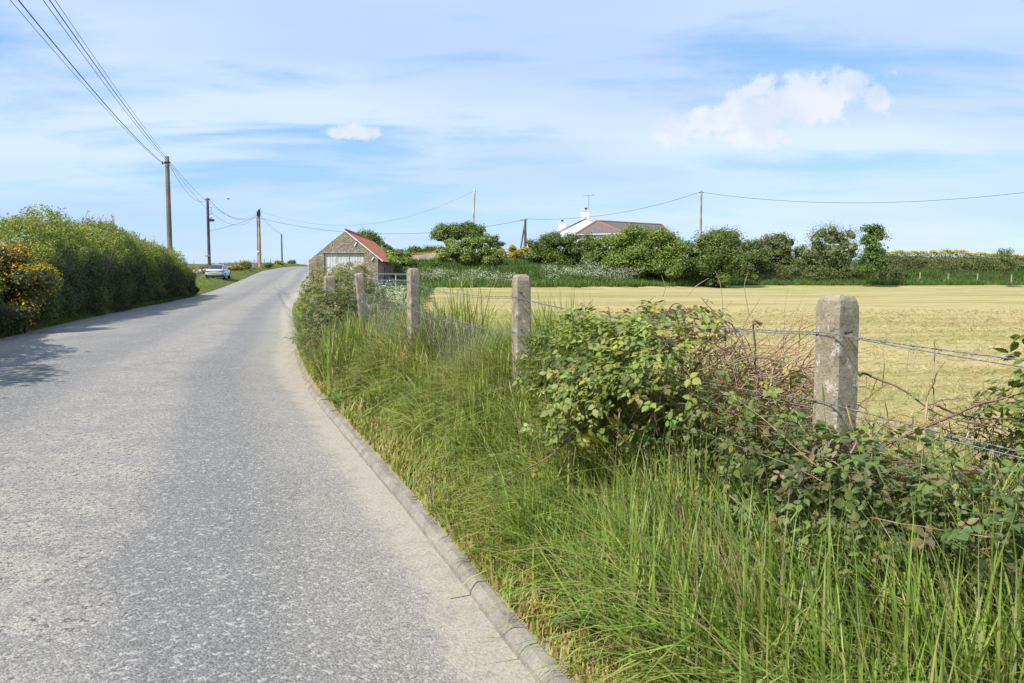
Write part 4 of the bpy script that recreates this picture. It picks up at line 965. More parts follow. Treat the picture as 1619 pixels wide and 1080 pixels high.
B(742, 108, 374, 82, 'rounded green hawthorn with white blossom below the windswept tree', cols=MD, n=14000, lobes=34, flowers=(420, .17, [(.62, .64, .55)], .4))
B(709, 62, 352, 96, 'windswept flat topped tree leaning over the end of the pale wall', 'tree', 'windswept_tree', cols=DK, n=9000, lobes=34, low=.42, trunk=.16, limbs=7, leaf=.18, core=.55, lobe_r=(.17, .3))
B(747, 52, 350, 97, 'right half of the windswept pair, standing against the thin pale pole', 'tree', 'windswept_tree', cols=DK, n=8000, lobes=30, low=.36, trunk=.14, limbs=6, leaf=.18, core=.55, lobe_r=(.17, .3))
B(783, 36, 370, 99, 'small grey green shrub peeping out right of the windswept tree', cols=OL, n=2600, lobes=12)
B(822, 74, 388, 92, 'gorse bush in full yellow flower left of the big hawthorns', 'gorse', 'gorse_bush', cols=DK, n=6000, lobes=22, leaf=.14, flowers=(3600, .15, [(.72, .50, .03), (.62, .44, .04)], .9))
B(792, 50, 396, 90, 'smaller yellow gorse tucked against the blossoming hawthorn', 'gorse', 'gorse_bush', cols=DK, n=3500, lobes=14, leaf=.14, flowers=(1500, .15, [(.72, .50, .03)], .9))
B(893, 108, 365, 90, 'dark rounded hawthorn hiding the left gable of the white house', cols=DK, n=17000, lobes=42, dep=.6)
B(958, 78, 371, 89, 'mid green hawthorn directly below the white chimney', cols=DK+MD[:2], n=12000, lobes=30, dep=.7)
B(1022, 112, 353, 87, 'largest bright green hawthorn spilling down to the grass in front of the house roof', cols=MD, n=21000, lobes=46, dep=.7)
B(1082, 56, 378, 91, 'shadowy low bush in the gap right of the largest hawthorn', cols=DK, n=6000, lobes=20)
B(1133, 92, 357, 90, 'dark hawthorn below the pole with the yellow notice', cols=DK, n=13000, lobes=34, sprig=.1)
B(1186, 60, 374, 89, 'lower olive bush between two taller bushes right of the notice pole', cols=OL+DK, n=7500, lobes=22)
B(1226, 62, 365, 93, 'brownish green wispy bush left of the silvery willow', cols=OL+[(.17, .17, .06)], n=6500, lobes=22, sprig=.12)
B(1270, 40, 386, 91, 'small bush at the foot of the silvery willow', cols=OL, n=3600, lobes=14)
B(1313, 88, 352, 92, 'silvery green willow with loose feathery shoots', 'tree', 'willow_tree', cols=[(.20, .25, .09), (.24, .28, .13), (.16, .21, .07)], n=11000, lobes=52, sprig=.3, core=.5, lobe_r=(.17, .28), leaf=.14)
B(1379, 54, 352, 87, 'bright green young sycamore standing clear at the right end of the tall bushes', 'tree', 'sycamore_tree', cols=[(.14, .23, .04), (.18, .28, .055), (.10, .17, .03)], n=9000, lobes=30, core=.45, lobe_r=(.2, .34), leaf=.2, ybase=428)
B(1588, 34, 390, 88, 'small pale sapling rising from the low hedge near the right edge', 'tree', 'sapling', cols=[(.14, .20, .06), (.18, .24, .08)], n=1500, lobes=10, core=.35, leaf=.14, ybase=432)
B(577, 54, 361, 86, 'round topped tree showing above the barn roof', 'tree', 'round_tree', cols=DK+[(.14, .17, .04)], n=8000, lobes=24, low=.3, ybase=425)
B(607, 30, 382, 82, 'small dark shrub at the back corner of the barn roof', cols=DK, n=2600, lobes=12, ybase=425)
B(625, 70, 398, 75, 'ivy covered bush spilling over the rear of the barn', cols=MD, n=8000, lobes=24, ybase=436, low=.05)
for px, d, w_, yt, lab in ((628, 97, 36, 392, 'left end bush of the clipped yellow green row above the wall'), (655, 96, 40, 388, 'middle bush of the clipped yellow green row above the wall'), (685, 95, 38, 387, 'right end bush of the clipped yellow green row above the wall')):
    B(px, w_, yt, d, lab, cols=[(.15, .17, .035), (.19, .20, .04), (.12, .14, .03)], n=5200, lobes=22, ybase=425, core=.8, dep=.9, lobe_r=(.26, .36))
B(640, 40, 419, 79, 'low green shrub at the foot of the pale wall nearest the barn', cols=MD, n=4500, lobes=14)
B(675, 56, 416, 79, 'low green shrub at the foot of the pale wall near the blossoming hawthorn', cols=DK, n=3500, lobes=14)

def lowhedge(name, label, p0, p1, hh, dep, n, cols, fl=None, ytops=None, cat='hedge'):
    a = at(p0[0], 430, p0[1]); b_ = at(p1[0], 430, p1[1]); root = empty(name, (a[0], a[1], float(G(a[0], a[1])))); tag(root, label, cat); O = np.array(root.location)
    u = rng.random(n); x = a[0]+(b_[0]-a[0])*u; y = a[1]+(b_[1]-a[1])*u; H = np.interp(u, np.linspace(0, 1, len(hh)), hh)*(1+.22*vnoise(x, y, .45, 55)+.12*vnoise(x, y, 1.6, 56))
    th = np.pi*rng.random(n)*.95; r = 1-.35*rng.random(n)**2
    yy2 = y-np.cos(th)*dep/2*r+.25*vnoise(x, th*2, 1.1, 57); z = G(x, y)+np.sin(th)**.6*H*r; N_ = np.stack([rng.normal(0, .2, n), -np.cos(th), np.sin(th)], 1)
    g = Geo(); putleaves(g, np.stack([x, yy2, z], 1), N_, .17, jit(cols, n, .2, .07)*(1+.25*vnoise(x, z, .35, 58))[:, None])
    k = 60; uu = np.linspace(0, 1, k); V = []
    for q in uu:
        xx, y2 = a[0]+(b_[0]-a[0])*q, a[1]+(b_[1]-a[1])*q; H1 = float(np.interp(q, np.linspace(0, 1, len(hh)), hh))*.68; zg = float(G(xx, y2))
        for dy, hz_ in ((-.4, 0), (-.36, .7), (-.1, .98), (.2, 1), (.4, .6), (.42, 0)): V.append((xx+random.uniform(-.2, .2)*(0 < q < 1), y2+dy*dep, zg+hz_*H1*random.uniform(.85, 1.1)))
    g.add(V, np.array([[i*6+j, (i+1)*6+j, (i+1)*6+j+1, i*6+j+1] for i in range(k-1) for j in range(5)]), np.mean(cols, 0)*.8)
    g.build('foliage', M['leaf'], root, origin=O)
    if fl:
        fn, fc, us, lo = fl; u = lo[0]+(lo[1]-lo[0])*rng.random(fn); x = a[0]+(b_[0]-a[0])*u; y = a[1]+(b_[1]-a[1])*u; kk = vnoise(x, y, .35, 65) > -.25; x, y, u = x[kk], y[kk], u[kk]
        H = np.interp(u, np.linspace(0, 1, len(hh)), hh)*(1+.22*vnoise(x, y, .45, 55)+.12*vnoise(x, y, 1.6, 56)); fg = Geo(); putleaves(fg, np.stack([x, y-.3+rng.normal(0, .3, len(x)), G(x, y)+H*rng.uniform(.86, 1.04, len(x))], 1), np.tile([[0, -.3, 1.]], (len(x), 1)), us, jit(fc, len(x), .12, .04)); tag(fg.build('flowers', M['petal'], root, origin=O), kind='stuff')
lowhedge('hedge', 'rough low hedge running under the willow and sycamore beyond the fence stakes', (1150, 90), (1425, 93.5), (1.5, 1.8, 1.7, 1.7, 1.7), 2.4, 19000, OL+[(.12, .14, .05), (.15, .16, .06)])
lowhedge('hedge', 'low brownish green field hedge reaching the right edge of the picture', (1405, 99), (1900, 100), (1.8, 1.6, 1.5, 1.4, 1.6, 1.5), 2.6, 26000, OL+[(.14, .14, .06), (.10, .12, .04)])
lowhedge('gorse_hedge', 'line of yellow gorse flowering behind the low hedge on the right', (1385, 106), (1800, 108), (1.9, 1.8, 1.5, 1.5, 1.3), 2.2, 12000, DK, (5200, [(.70, .52, .04), (.62, .46, .05)], .17, (0, .8)), cat='gorse')
lowhedge('bramble_bank', 'dense dark hedge bottom under the big hawthorns above the grass bank', (835, 99), (1215, 99), (1.4, 1.2, 1.3, 1.2), 2.2, 14000, DK, cat='hedge')

# row of stakes with wire along the bank
sf = empty('stake_fence', (at(1100, 440, 94)[0], 94, 1.5)); tag(sf, 'low wooden stake fence in the long grass below the far hedge', 'fence'); O = np.array(sf.location); prev = None
for i, px in enumerate((1030, 1066, 1100, 1136, 1170, 1210, 1262, 1325, 1388, 1455, 1500, 1546, 1600, 1650)):
    d = 92; p = at(px, 430, d); gz = float(G(p[0], p[1])); g = Geo(); g.box((p[0], p[1], gz+.55), (.13, .13, 1.15), random.uniform(0, 1), taper=.85); o = g.build('stake', M['wood'], sf, origin=O)
    q = np.array([p[0], p[1]-.07, gz+1.0]); prev is not None and Geo().tube([prev, q], .006, 3).build('wire', M['galv'], sf, origin=O); prev = q

# ------------------------------------------------------------------ barn
bx, by = -9.75, 60.0; root = empty('stone_barn', (-12.2, 60, float(G(-12.2, 60)))); tag(root, 'old rubble stone barn with red corrugated roof and white sheeted doorway at the roadside', 'barn'); root.rotation_euler = (0, 0, .046)
O = np.array(root.location); gz = O[2]
def W(px, py, d=60): p = at(px, py, d); return p-O
lx, rx = W(489, 418)[0], W(597, 411)[0]; ex = W(597, 409)[2]; az_ = W(545.5, 366)[2]; ax_ = W(545.5, 366)[0]; le = W(489, 412)[2]
LEN = 15.0; T = .45
dl, dr, dt = W(512.5, 400)[0], W(575, 400)[0], W(545, 400.5)[2]
g = Geo()      # gable with doorway
def slab(g, poly, y0, y1):
    n = len(poly); V = [(x, y0, z) for x, z in poly]+[(x, y1, z) for x, z in poly]; g.add(V, [list(range(n)), list(range(n, 2*n))[::-1]]+[[i, i+n, (i+1) % n+n, (i+1) % n] for i in range(n)])
def rag(a, b_, n, amp):     # ragged top line of stones
    o = []
    for i in range(n):
        u = i/n; x = a[0]+(b_[0]-a[0])*u; z = a[1]+(b_[1]-a[1])*u; s_ = amp*(.5+random.random()); o += [(x, z+random.uniform(-.02, s_*.5)), (x+(b_[0]-a[0])/n*.9, z+(b_[1]-a[1])/n*.9*random.uniform(.6, 1.)+random.uniform(0, s_*.4))]
    return o
zl = lambda x: le+(az_-le)*(x-lx)/(ax_-lx); zr_ = lambda x: az_+(ex-az_)*(x-ax_)/(rx-ax_)
slab(g, [(lx, -.6), (dl, -.6), (dl, zl(dl))]+[p for p in rag((dl, zl(dl)), (lx, le), 9, .12)][1:]+[(lx, le)], 0, T)
slab(g, [(dr, -.6), (rx, -.6), (rx, ex), (dr, zr_(dr))], 0, T)
slab(g, [(dl+.001, dt), (dr-.001, dt), (dr-.001, zr_(dr)), (ax_, az_)]+rag((ax_, az_), (dl, zl(dl)), 11, .14)[1:]+[(dl+.001, zl(dl))], 0, T)
g.build('gable_wall', M['stone'], root)
g = Geo(); g.box((rx-.2, T+LEN/2, (ex-.6)/2-.05), (.4, LEN, ex+.5)); g.build('side_wall', M['stone'], root)
g = Geo(); g.box((lx+.2, T+LEN/2, (le-.6)/2-.05), (.4, LEN, le+.5)); g.build('side_wall', M['stone'], root)
g = Geo(); slab(g, [(lx, -.6), (rx, -.6), (rx, ex), (ax_, az_), (lx, le)], LEN+T, LEN+T+.4); g.build('rear_wall', M['stone'], root)
# corrugated roof slopes
def corr(g, x0, z0, x1, z1, y0, y1, per=.15, amp=.022, th=.012):
    n = int((y1-y0)/per*4); ys_ = np.linspace(y0, y1, n); w_ = amp*np.sin((ys_-y0)*2*math.pi/per); dx, dz = x1-x0, z1-z0; L = math.hypot(dx, dz); nx, nz = -dz/L, dx/L
    if nz < 0: nx, nz = -nx, -nz
    V = []
    for t_ in (0, th):
        for (x, z) in ((x0, z0), (x1, z1)):
            V.append(np.stack([x+nx*(w_+t_), ys_, z+nz*(w_+t_)], 1))
    V = np.concatenate(V); i = np.arange(n-1); F1 = np.stack([i, i+1, n+i+1, n+i], 1)
    g.add(V, np.concatenate([F1, F1+2*n])); g.add(V[[0, n, 3*n, 2*n]], [[0, 1, 2, 3]])
ov = .32; g = Geo(); corr(g, ax_, az_+.09, rx+ov, ex-ov*(az_-ex)/(rx-ax_)+.09, .12, LEN+.6); g.build('roof', M['redroof'], root)
g = Geo(); corr(g, ax_, az_+.02, lx-.1, le-.06, T+.02, LEN+.6); g.build('roof', M['greysheet'], root)
g = Geo(); V0 = np.array([(ax_-.05, az_+.13), (rx+ov+.03, ex-ov*(az_-ex)/(rx-ax_)+.13)]); sl_ = .08
slab(g, [(V0[0][0], V0[0][1]), (V0[1][0], V0[1][1]), (V0[1][0], V0[1][1]-sl_), (V0[0][0], V0[0][1]-sl_)], -.07, .1); g.build('verge_board', M['whitepaint'], root)
g = Geo(); g.tube([(ax_, .1, az_+.15), (ax_, LEN+.6, az_+.15)], .07, 6); g.build('ridge_cap', M['redroof'], root)
for k, (px, py) in enumerate(((563, 386), (590, 409))):
    g = Geo(); c = W(px, py); g.tube([(c[0]-.12, -.05, c[2]-.14), (c[0]+.05, -.05, c[2]+.12)], .03, 5); g.build('roof_bracket', M['whitepaint'], root)
g = Geo(); n = int((dr-dl)/.02); xs2 = np.linspace(dl+.02, dr-.02, n); wv = .008*np.sin((xs2-dl)*2*math.pi/.2); V = np.concatenate([np.stack([xs2, .12+wv, 0*xs2-.5], 1), np.stack([xs2, .12+wv, 0*xs2+dt-.02], 1)]); i = np.arange(n-1); g.add(V, np.stack([i, i+1, n+i+1, n+i], 1)); o = g.build('door', M['whitesheet'], root)
for xk in (dl+.85, dl+1.75): g = Geo(); g.box((xk, .085, dt/2-.1), (.03, .02, dt+.1)); g.build('door_seam', M['whitesheet'], o)
g = Geo(); g.box(((dl+dr)/2, -.012, dt+.06), (dr-dl+.3, .03, .10)); g.build('lintel', M['wood'], root)
g = Geo(); g.box((rx+.03, 6.5, ex*.45), (.06, 5, ex*.85)); g.build('side_cladding', M['greysheet'], root)
# pale weathered retaining wall
a, b_ = at(620, 408, 88), at(722, 395, 84); O2 = np.array([a[0], a[1], 1.5]); d_ = b_-a; n_ = unit(np.array([-d_[1], d_[0], 0])); g = Geo(); V = []
for u in np.linspace(0, 1, 24):
    p = a+d_*u; zt = p[2]+.04*vnoise(u*20, 0)
    for off_, zz_ in ((0, 1.), (0, float(zt)), (.35, float(zt)), (.35, 1.)): V.append((p[0]+n_[0]*off_, p[1]+n_[1]*off_, zz_))
g.add(V, np.array([[i*4+j, (i+1)*4+j, (i+1)*4+(j+1) % 4, i*4+(j+1) % 4] for i in range(23) for j in range(4)])); g.add(V[:4], [[0, 1, 2, 3]]); g.add(V[-4:], [[3, 2, 1, 0]])
wroot = g.build('retaining_wall', M['wall'], origin=O2); tag(wroot, 'long pale rendered wall sloping away between the barn and the hawthorn', 'wall')
g = Geo(); n = 1500; u = rng.random(n); P_ = a+d_*u[:, None]+n_*(.15+.15*rng.random(n))[:, None]+np.stack([0*u, 0*u, .02+.12*rng.random(n)], 1); putleaves(g, P_, np.tile([[0, -.4, .8]], (n, 1)), .15, jit([(.68, .48, .03), (.6, .45, .05), (.2, .2, .05)], n, .12)); tag(g.build('flower_trail', M['petal'], origin=O2), 'strip of yellow flowers growing along the top of the pale rendered wall', 'flowers')

# ------------------------------------------------------------------ white house behind the hedge
hd = 118.0; hp = at(925, 400, hd); O = np.array([hp[0], hd, float(G(hp[0], hd))]); root = empty('white_house', O); tag(root, 'white house with tiled hipped roof and two white chimneys behind the hawthorns', 'house')
def H_(px, py, d=hd): return at(px, py, d)-O
g = Geo(); ap = H_(927, 346); el = H_(882, 369); gx = 2*ap[0]-el[0]
slab(g, [(el[0], -.5), (gx, -.5), (gx, el[2]), (ap[0], ap[2]), (el[0], el[2])], 0, .3)
g.box((el[0]+.15, 5.2, el[2]/2-.3), (.3, 9.8, el[2]+.5)); g.box((gx-.15, 5.2, el[2]/2-.3), (.3, 9.8, el[2]+.5)); slab(g, [(el[0], -.5), (gx, -.5), (gx, el[2]), (ap[0], ap[2]), (el[0], el[2])], 9.9, 10.2); g.build('wall', M['whitepaint'], root)
def quadslab(g, pts, th=.12):
    P_ = np.array(pts, float); n = len(P_); V = np.concatenate([P_, P_-np.array([0, 0, th])]); g.add(V, [list(range(n)), list(range(n, 2*n))[::-1]]+[[i, (i+1) % n, (i+1) % n+n, i+n] for i in range(n)])
r1 = Geo(); o_ = .35
for sx_ in (el[0]-o_, gx+o_):
    ez = el[2]-o_*(ap[2]-el[2])/(ap[0]-el[0]); quadslab(r1, [(ap[0], .05, ap[2]+.07), (sx_, .05, ez+.07), (sx_, 10.3, ez+.07), (ap[0], 10.3, ap[2]+.07)])
roof = r1.build('roof', M['slate'], root)
g = Geo(); g.tube([(el[0]-o_, -.03, el[2]+.02), (ap[0], -.03, ap[2]+.09)], .05, 5); g.build('verge_tiles', M['slate'], roof)
c = H_(925.5, 340); g = Geo(); cb = ap[2]-.8; ct = H_(925, 333)[2]; g.box((c[0], .45, (cb+ct)/2), (1.05, .75, ct-cb)); g.box((c[0], .45, ct+.04), (1.17, .87, .12)); ch = g.build('chimney', M['whitepaint'], root)
g = Geo(); g.tube([(c[0]+.12, .45, ct+.1), (c[0]+.12, .45, ct+.42)], .17, 8); g.build('chimney_pot', M['black'], ch)
g = Geo(); zt = H_(931, 308)[2]; g.tube([(c[0]+.5, .45, ct-.6), (c[0]+.52, .45, zt)], .035, 5); g.tube([(c[0]-.35, .45, zt-.08), (c[0]+1.3, .6, zt+.0)], .02, 4)
for k in range(9): g.tube([(c[0]-.3+k*.18, .15, zt-.07+k*.01), (c[0]-.3+k*.18, .75, zt-.07+k*.01)], .012, 3)
g.tube([(c[0]+1.1, .58, zt-.15), (c[0]+1.25, .6, zt+.3)], .02, 4); g.build('aerial', M['chrome'], root)
c = H_(889, 357, hd+8); g = Geo(); zt = H_(889, 352, hd+8)[2]; g.box((c[0], 8, zt-1.0), (1.05, .8, 2.0)); g.box((c[0], 8, zt+.04), (1.17, .92, .12)); ch = g.build('chimney', M['whitepaint'], root); g = Geo(); g.tube([(c[0], 8, zt+.1), (c[0], 8, zt+.4)], .17, 8); g.build('chimney_pot', M['black'], ch)
# hipped wing in front
a0 = H_(911, 368, 113); a1 = H_(986, 368, 111); a2 = H_(1068, 362, 119); ak = H_(943, 349.5, 115); ar = H_(1046, 355.5, 123); ez = a1[2]; zl_ = ez
A0 = np.array([a0[0], a0[1], ez]); A1 = np.array([a1[0], a1[1], ez]); A2 = np.array([a2[0], a2[1]+1, ez]); K = np.array([ak[0], ak[1], ak[2]]); Rg = np.array([ar[0], ar[1], ak[2]]); A3 = A0+(A2-A1)
g = Geo(); quadslab(g, [A0, A1, K]); quadslab(g, [A1, A2, Rg, K]); quadslab(g, [A3, A0, K, Rg]); quadslab(g, [A2, A3, Rg]); rf = g.build('roof', M['slate'], root)
g = Geo()
for p, q in ((A0, K), (A1, K), (K, Rg), (A2, Rg)): g.tube([p+[0, 0, .03], q+[0, 0, .03]], .13, 5)
g.build('ridge_tiles', M['ridge'], rf)
g = Geo(); cen = (A0+A1+A2+A3)/4; Q = [cen+(p-cen)*.94 for p in (A0, A1, A2, A3)]; V = [(q[0], q[1], z) for z in (-1, ez-.1) for q in Q]; g.add(V, [[0, 1, 5, 4], [1, 2, 6, 5], [2, 3, 7, 6], [3, 0, 4, 7]]); wl = g.build('wall', M['whitepaint'], root)
g = Geo(); 
for p, q in ((A0, A1), (A1, A2)): g.tube([p-[0, 0, .15], q-[0, 0, .15]], .07, 5)
g.build('gutter', M['whitepaint'], root)
for u in (.3, .7):
    p = Q[0]+(Q[1]-Q[0])*u; g = Geo(); dv = unit(Q[1]-Q[0]); ang = math.atan2(dv[1], dv[0]); nv = np.array([dv[1], -dv[0], 0]); g.box(p+nv*.03-[0, 0, 1.3], (1.3, .1, 1.2), ang); wi = g.build('window', M['whitepaint'], root); g = Geo(); g.box(p+nv*.09-[0, 0, 1.3], (1.1, .02, 1.0), ang); g.build('pane', M['glass'], wi)

# ------------------------------------------------------------------ poles and cables
def pole(px, ytop, d, label, r=.15, tint=(.20, .165, .125), lean=0., fit=None, zb=None):
    p = at(px, ytop, d); gz = float(G(p[0], p[1])); h = p[2]-gz; root = empty('utility_pole', (p[0], p[1], gz)); tag(root, label, 'pole', 'utility poles')
    g = Geo(); u = np.linspace(0, 1, 14); c = np.array(tint)*(1+.25*rng.normal(0, 1, (14, 1))*.6)
    g.tube(np.stack([lean*(1-u)*-1*0+lean*(u-1), 0*u, -.4+(h+.4)*u], 1), r*(1.15-.3*u), 9, np.repeat(np.clip(c, .02, .8), 9, 0)); g.build('pole', M['pole'], root, smooth=True)
    return root, p, h
def fitting(root, name, pieces, m):
    g = Geo()
    for kind, *a in pieces: (g.tube if kind == 't' else g.box)(*a)
    g.build(name, m, root)
pA, tA, hA = pole(264, 247, 58, 'tall brown weathered wooden pole rising behind the long left hedge', .17)
fitting(pA, 'bracket', [('t', [(-.35, 0, hA-.55), (.12, 0, hA-.35)], .03, 5), ('b', (0, -.02, hA-.42), (.34, .34, .06))], M['rust'])
fitting(pA, 'insulator', [('t', [(-.33, 0, hA-.5), (-.33, 0, hA-.36)], .045, 6)], M['black'])
pB, tB, hB = pole(328, 313, 98, 'dark grey pole with two brackets behind the parked car', .17, (.075, .08, .085))
fitting(pB, 'bracket', [('t', [(0, 0, hB-1.1), (.45, 0, hB-1.1), (.45, 0, hB-1.9), (0, 0, hB-1.9)], .03, 5)], M['rust']); fitting(pB, 'lamp_head', [('b', (.4, 0, hB-2.6), (.6, .3, .28)), ('t', [(0, 0, hB-2.5), (.5, 0, hB-2.3)], .04, 5)], M['black']); fitting(pB, 'crossarm', [('b', (0, 0, hB-.15), (.7, .1, .09))], M['rust']); fitting(pB, 'collar', [('b', (-.1, -.1, hB-6.8), (.5, .4, .12))], M['chrome'])
pC, tC, hC = pole(409, 334, 120, 'tan wooden pole with a black transformer box near the top at the road crest', .21, (.36, .26, .18))
fitting(pC, 'transformer', [('b', (.06, -.25, hC-.35), (.42, .45, .6)), ('b', (.12, -.2, hC+.1), (.3, .2, .25))], M['black']); fitting(pC, 'notice', [('b', (-.12, -.26, hC-5.8), (.25, .03, .2))], M['whitepaint'])
fitting(pC, 'bracket', [('t', [(0, 0, hC+.0), (.3, 0, hC+.45)], .04, 5)], M['rust'])
pS, tS, hS = pole(406.5, 341, 121.5, 'thin dark pole touching the left side of the tan transformer pole', .09, (.12, .11, .10))
pD, tD, hD = pole(445, 370, 168, 'smallest distant pole standing where the road disappears', .16, (.13, .14, .13))
pE, tE, hE = pole(750.5, 299, 112, 'slim pale pole rising out of the windswept tree', .15, (.42, .42, .33), lean=.45)
pF, tF, hF = pole(830.5, 346, 104, 'short dark pole with a diagonal stay between the gorse and the house', .17, (.13, .11, .10))
fitting(pF, 'stay', [('t', [(-.75, 0, -.3), (-.6, 0, hF*.2), (-.05, 0, hF-.55)], .11, 6, (.13, .11, .10))], M['pole']); fitting(pF, 'crossarm', [('b', (-.15, 0, hF-.15), (.9, .1, .08))], M['rust'])
pH, tH, hH = pole(1109, 303, 100, 'grey pole with a yellow notice rising from the dark hawthorn', .135, (.30, .27, .23))
zz_ = at(1109, 378, 100)[2]-at(1109, 303, 100)[2]+hH
fitting(pH, 'notice', [('b', (0, -.16, zz_), (.26, .03, .42))], M['yellowsign']); fitting(pH, 'crossarm', [('b', (0, 0, hH-.12), (.5, .1, .08)), ('t', [(0, 0, hH-.1), (0, 0, hH+.12)], .05, 6)], M['rust'])
def cable(a, b_, sag, label, r=.012, n=60, group=None, name='overhead_cable', mid=None):
    a, b_ = np.array(a), np.array(b_); u = np.linspace(0, 1, n)[:, None]; P_ = a+(b_-a)*u; P_[:, 2] -= (sag*4*u*(1-u))[:, 0]; O = tuple(a)
    o = Geo().tube(P_, r, 5, cap=True).build(name, M['cable'], origin=O); tag(o, label, 'cable', group)
def through(top, px, d_, zrel_end, back, sag):
    """end point of a span that starts at a pole top and crosses the picture's upper edge at px"""
    q = at(px, 0, d_); a = np.array(top); dirv = (q-a)/(q[1]-a[1]); u = (q[1]-a[1])/(back-a[1]); e = a+dirv*(back-a[1]); lift = sag*4*u*(1-u); 
    e[2] = a[2]+((q[2]+lift)-a[2])/u; return e
topA = tA+np.array([0, 0, 0])
for i, (px, dz, dx, d_, sg_, r, lab) in enumerate(((16, -.52, -.33, 19.5, .9, .008, 'thin cable left of the thick one running overhead to the tall brown pole'), (29, -.50, -.25, 19.3, .95, .016, 'thickest dark overhead cable sagging from the top left corner to the tall brown pole'), (68, -.25, -.1, 19, .55, .009, 'leftmost of the three grouped overhead cables at the upper left'), (78, -.18, -.02, 18.9, .52, .013, 'middle and darkest of the three grouped overhead cables at the upper left'), (87, -.12, .1, 18.8, .5, .007, 'rightmost and faintest of the three grouped overhead cables at the upper left'))):
    s0 = topA+np.array([dx, 0, dz]); cable(s0, through(s0, px, d_, 0, -12, sg_), sg_, lab, r, 90)
cable(topA+[.12, 0, -.3], tC+[-.1, 0, -.1], 2.2, 'upper thin cable swooping from the tall brown pole to the transformer pole', .011)
cable(topA+[.12, 0, -.4], tC+[-.1, 0, -.25], 2.9, 'middle thin cable swooping from the tall brown pole to the transformer pole', .011)
cable(topA+[.12, 0, -.5], tB+[0, 0, -.1], 1.2, 'cable sagging from the tall brown pole down to the grey bracket pole', .013)
cable(tB+[.1, 0, -.1], tC+[-.1, 0, -.45], 1.5, 'thick cable sagging from the grey bracket pole to the transformer pole', .02)
cable(tB+[.1, 0, -3.9], tC+[-.1, 0, -.8], .1, 'slanting stay cable rising from the grey bracket pole to the transformer pole', .016)
cable(tC+[0, 0, -.3], tD+[0, 0, 0], .4, 'cable dropping from the transformer pole to the smallest distant pole', .018)
cable(tC+[.2, 0, -1.0], tF+[0, 0, -.1], 2.0, 'long cable crossing above the barn towards the short dark stayed pole', .02)
cable(tC+[.2, 0, 0], tE+[0, 0, -.2], 3.2, 'faint high cable from the transformer pole to the slim pale pole', .011)
cable(tF, tH, 1.05, 'cable rising from the stayed pole past the white chimney to the notice pole', .02)
cable(tH+[.2, 0, -.1], at(1760, 285, 75), 1.6, 'cable leaving the notice pole towards the right edge of the sky', .02, 90)

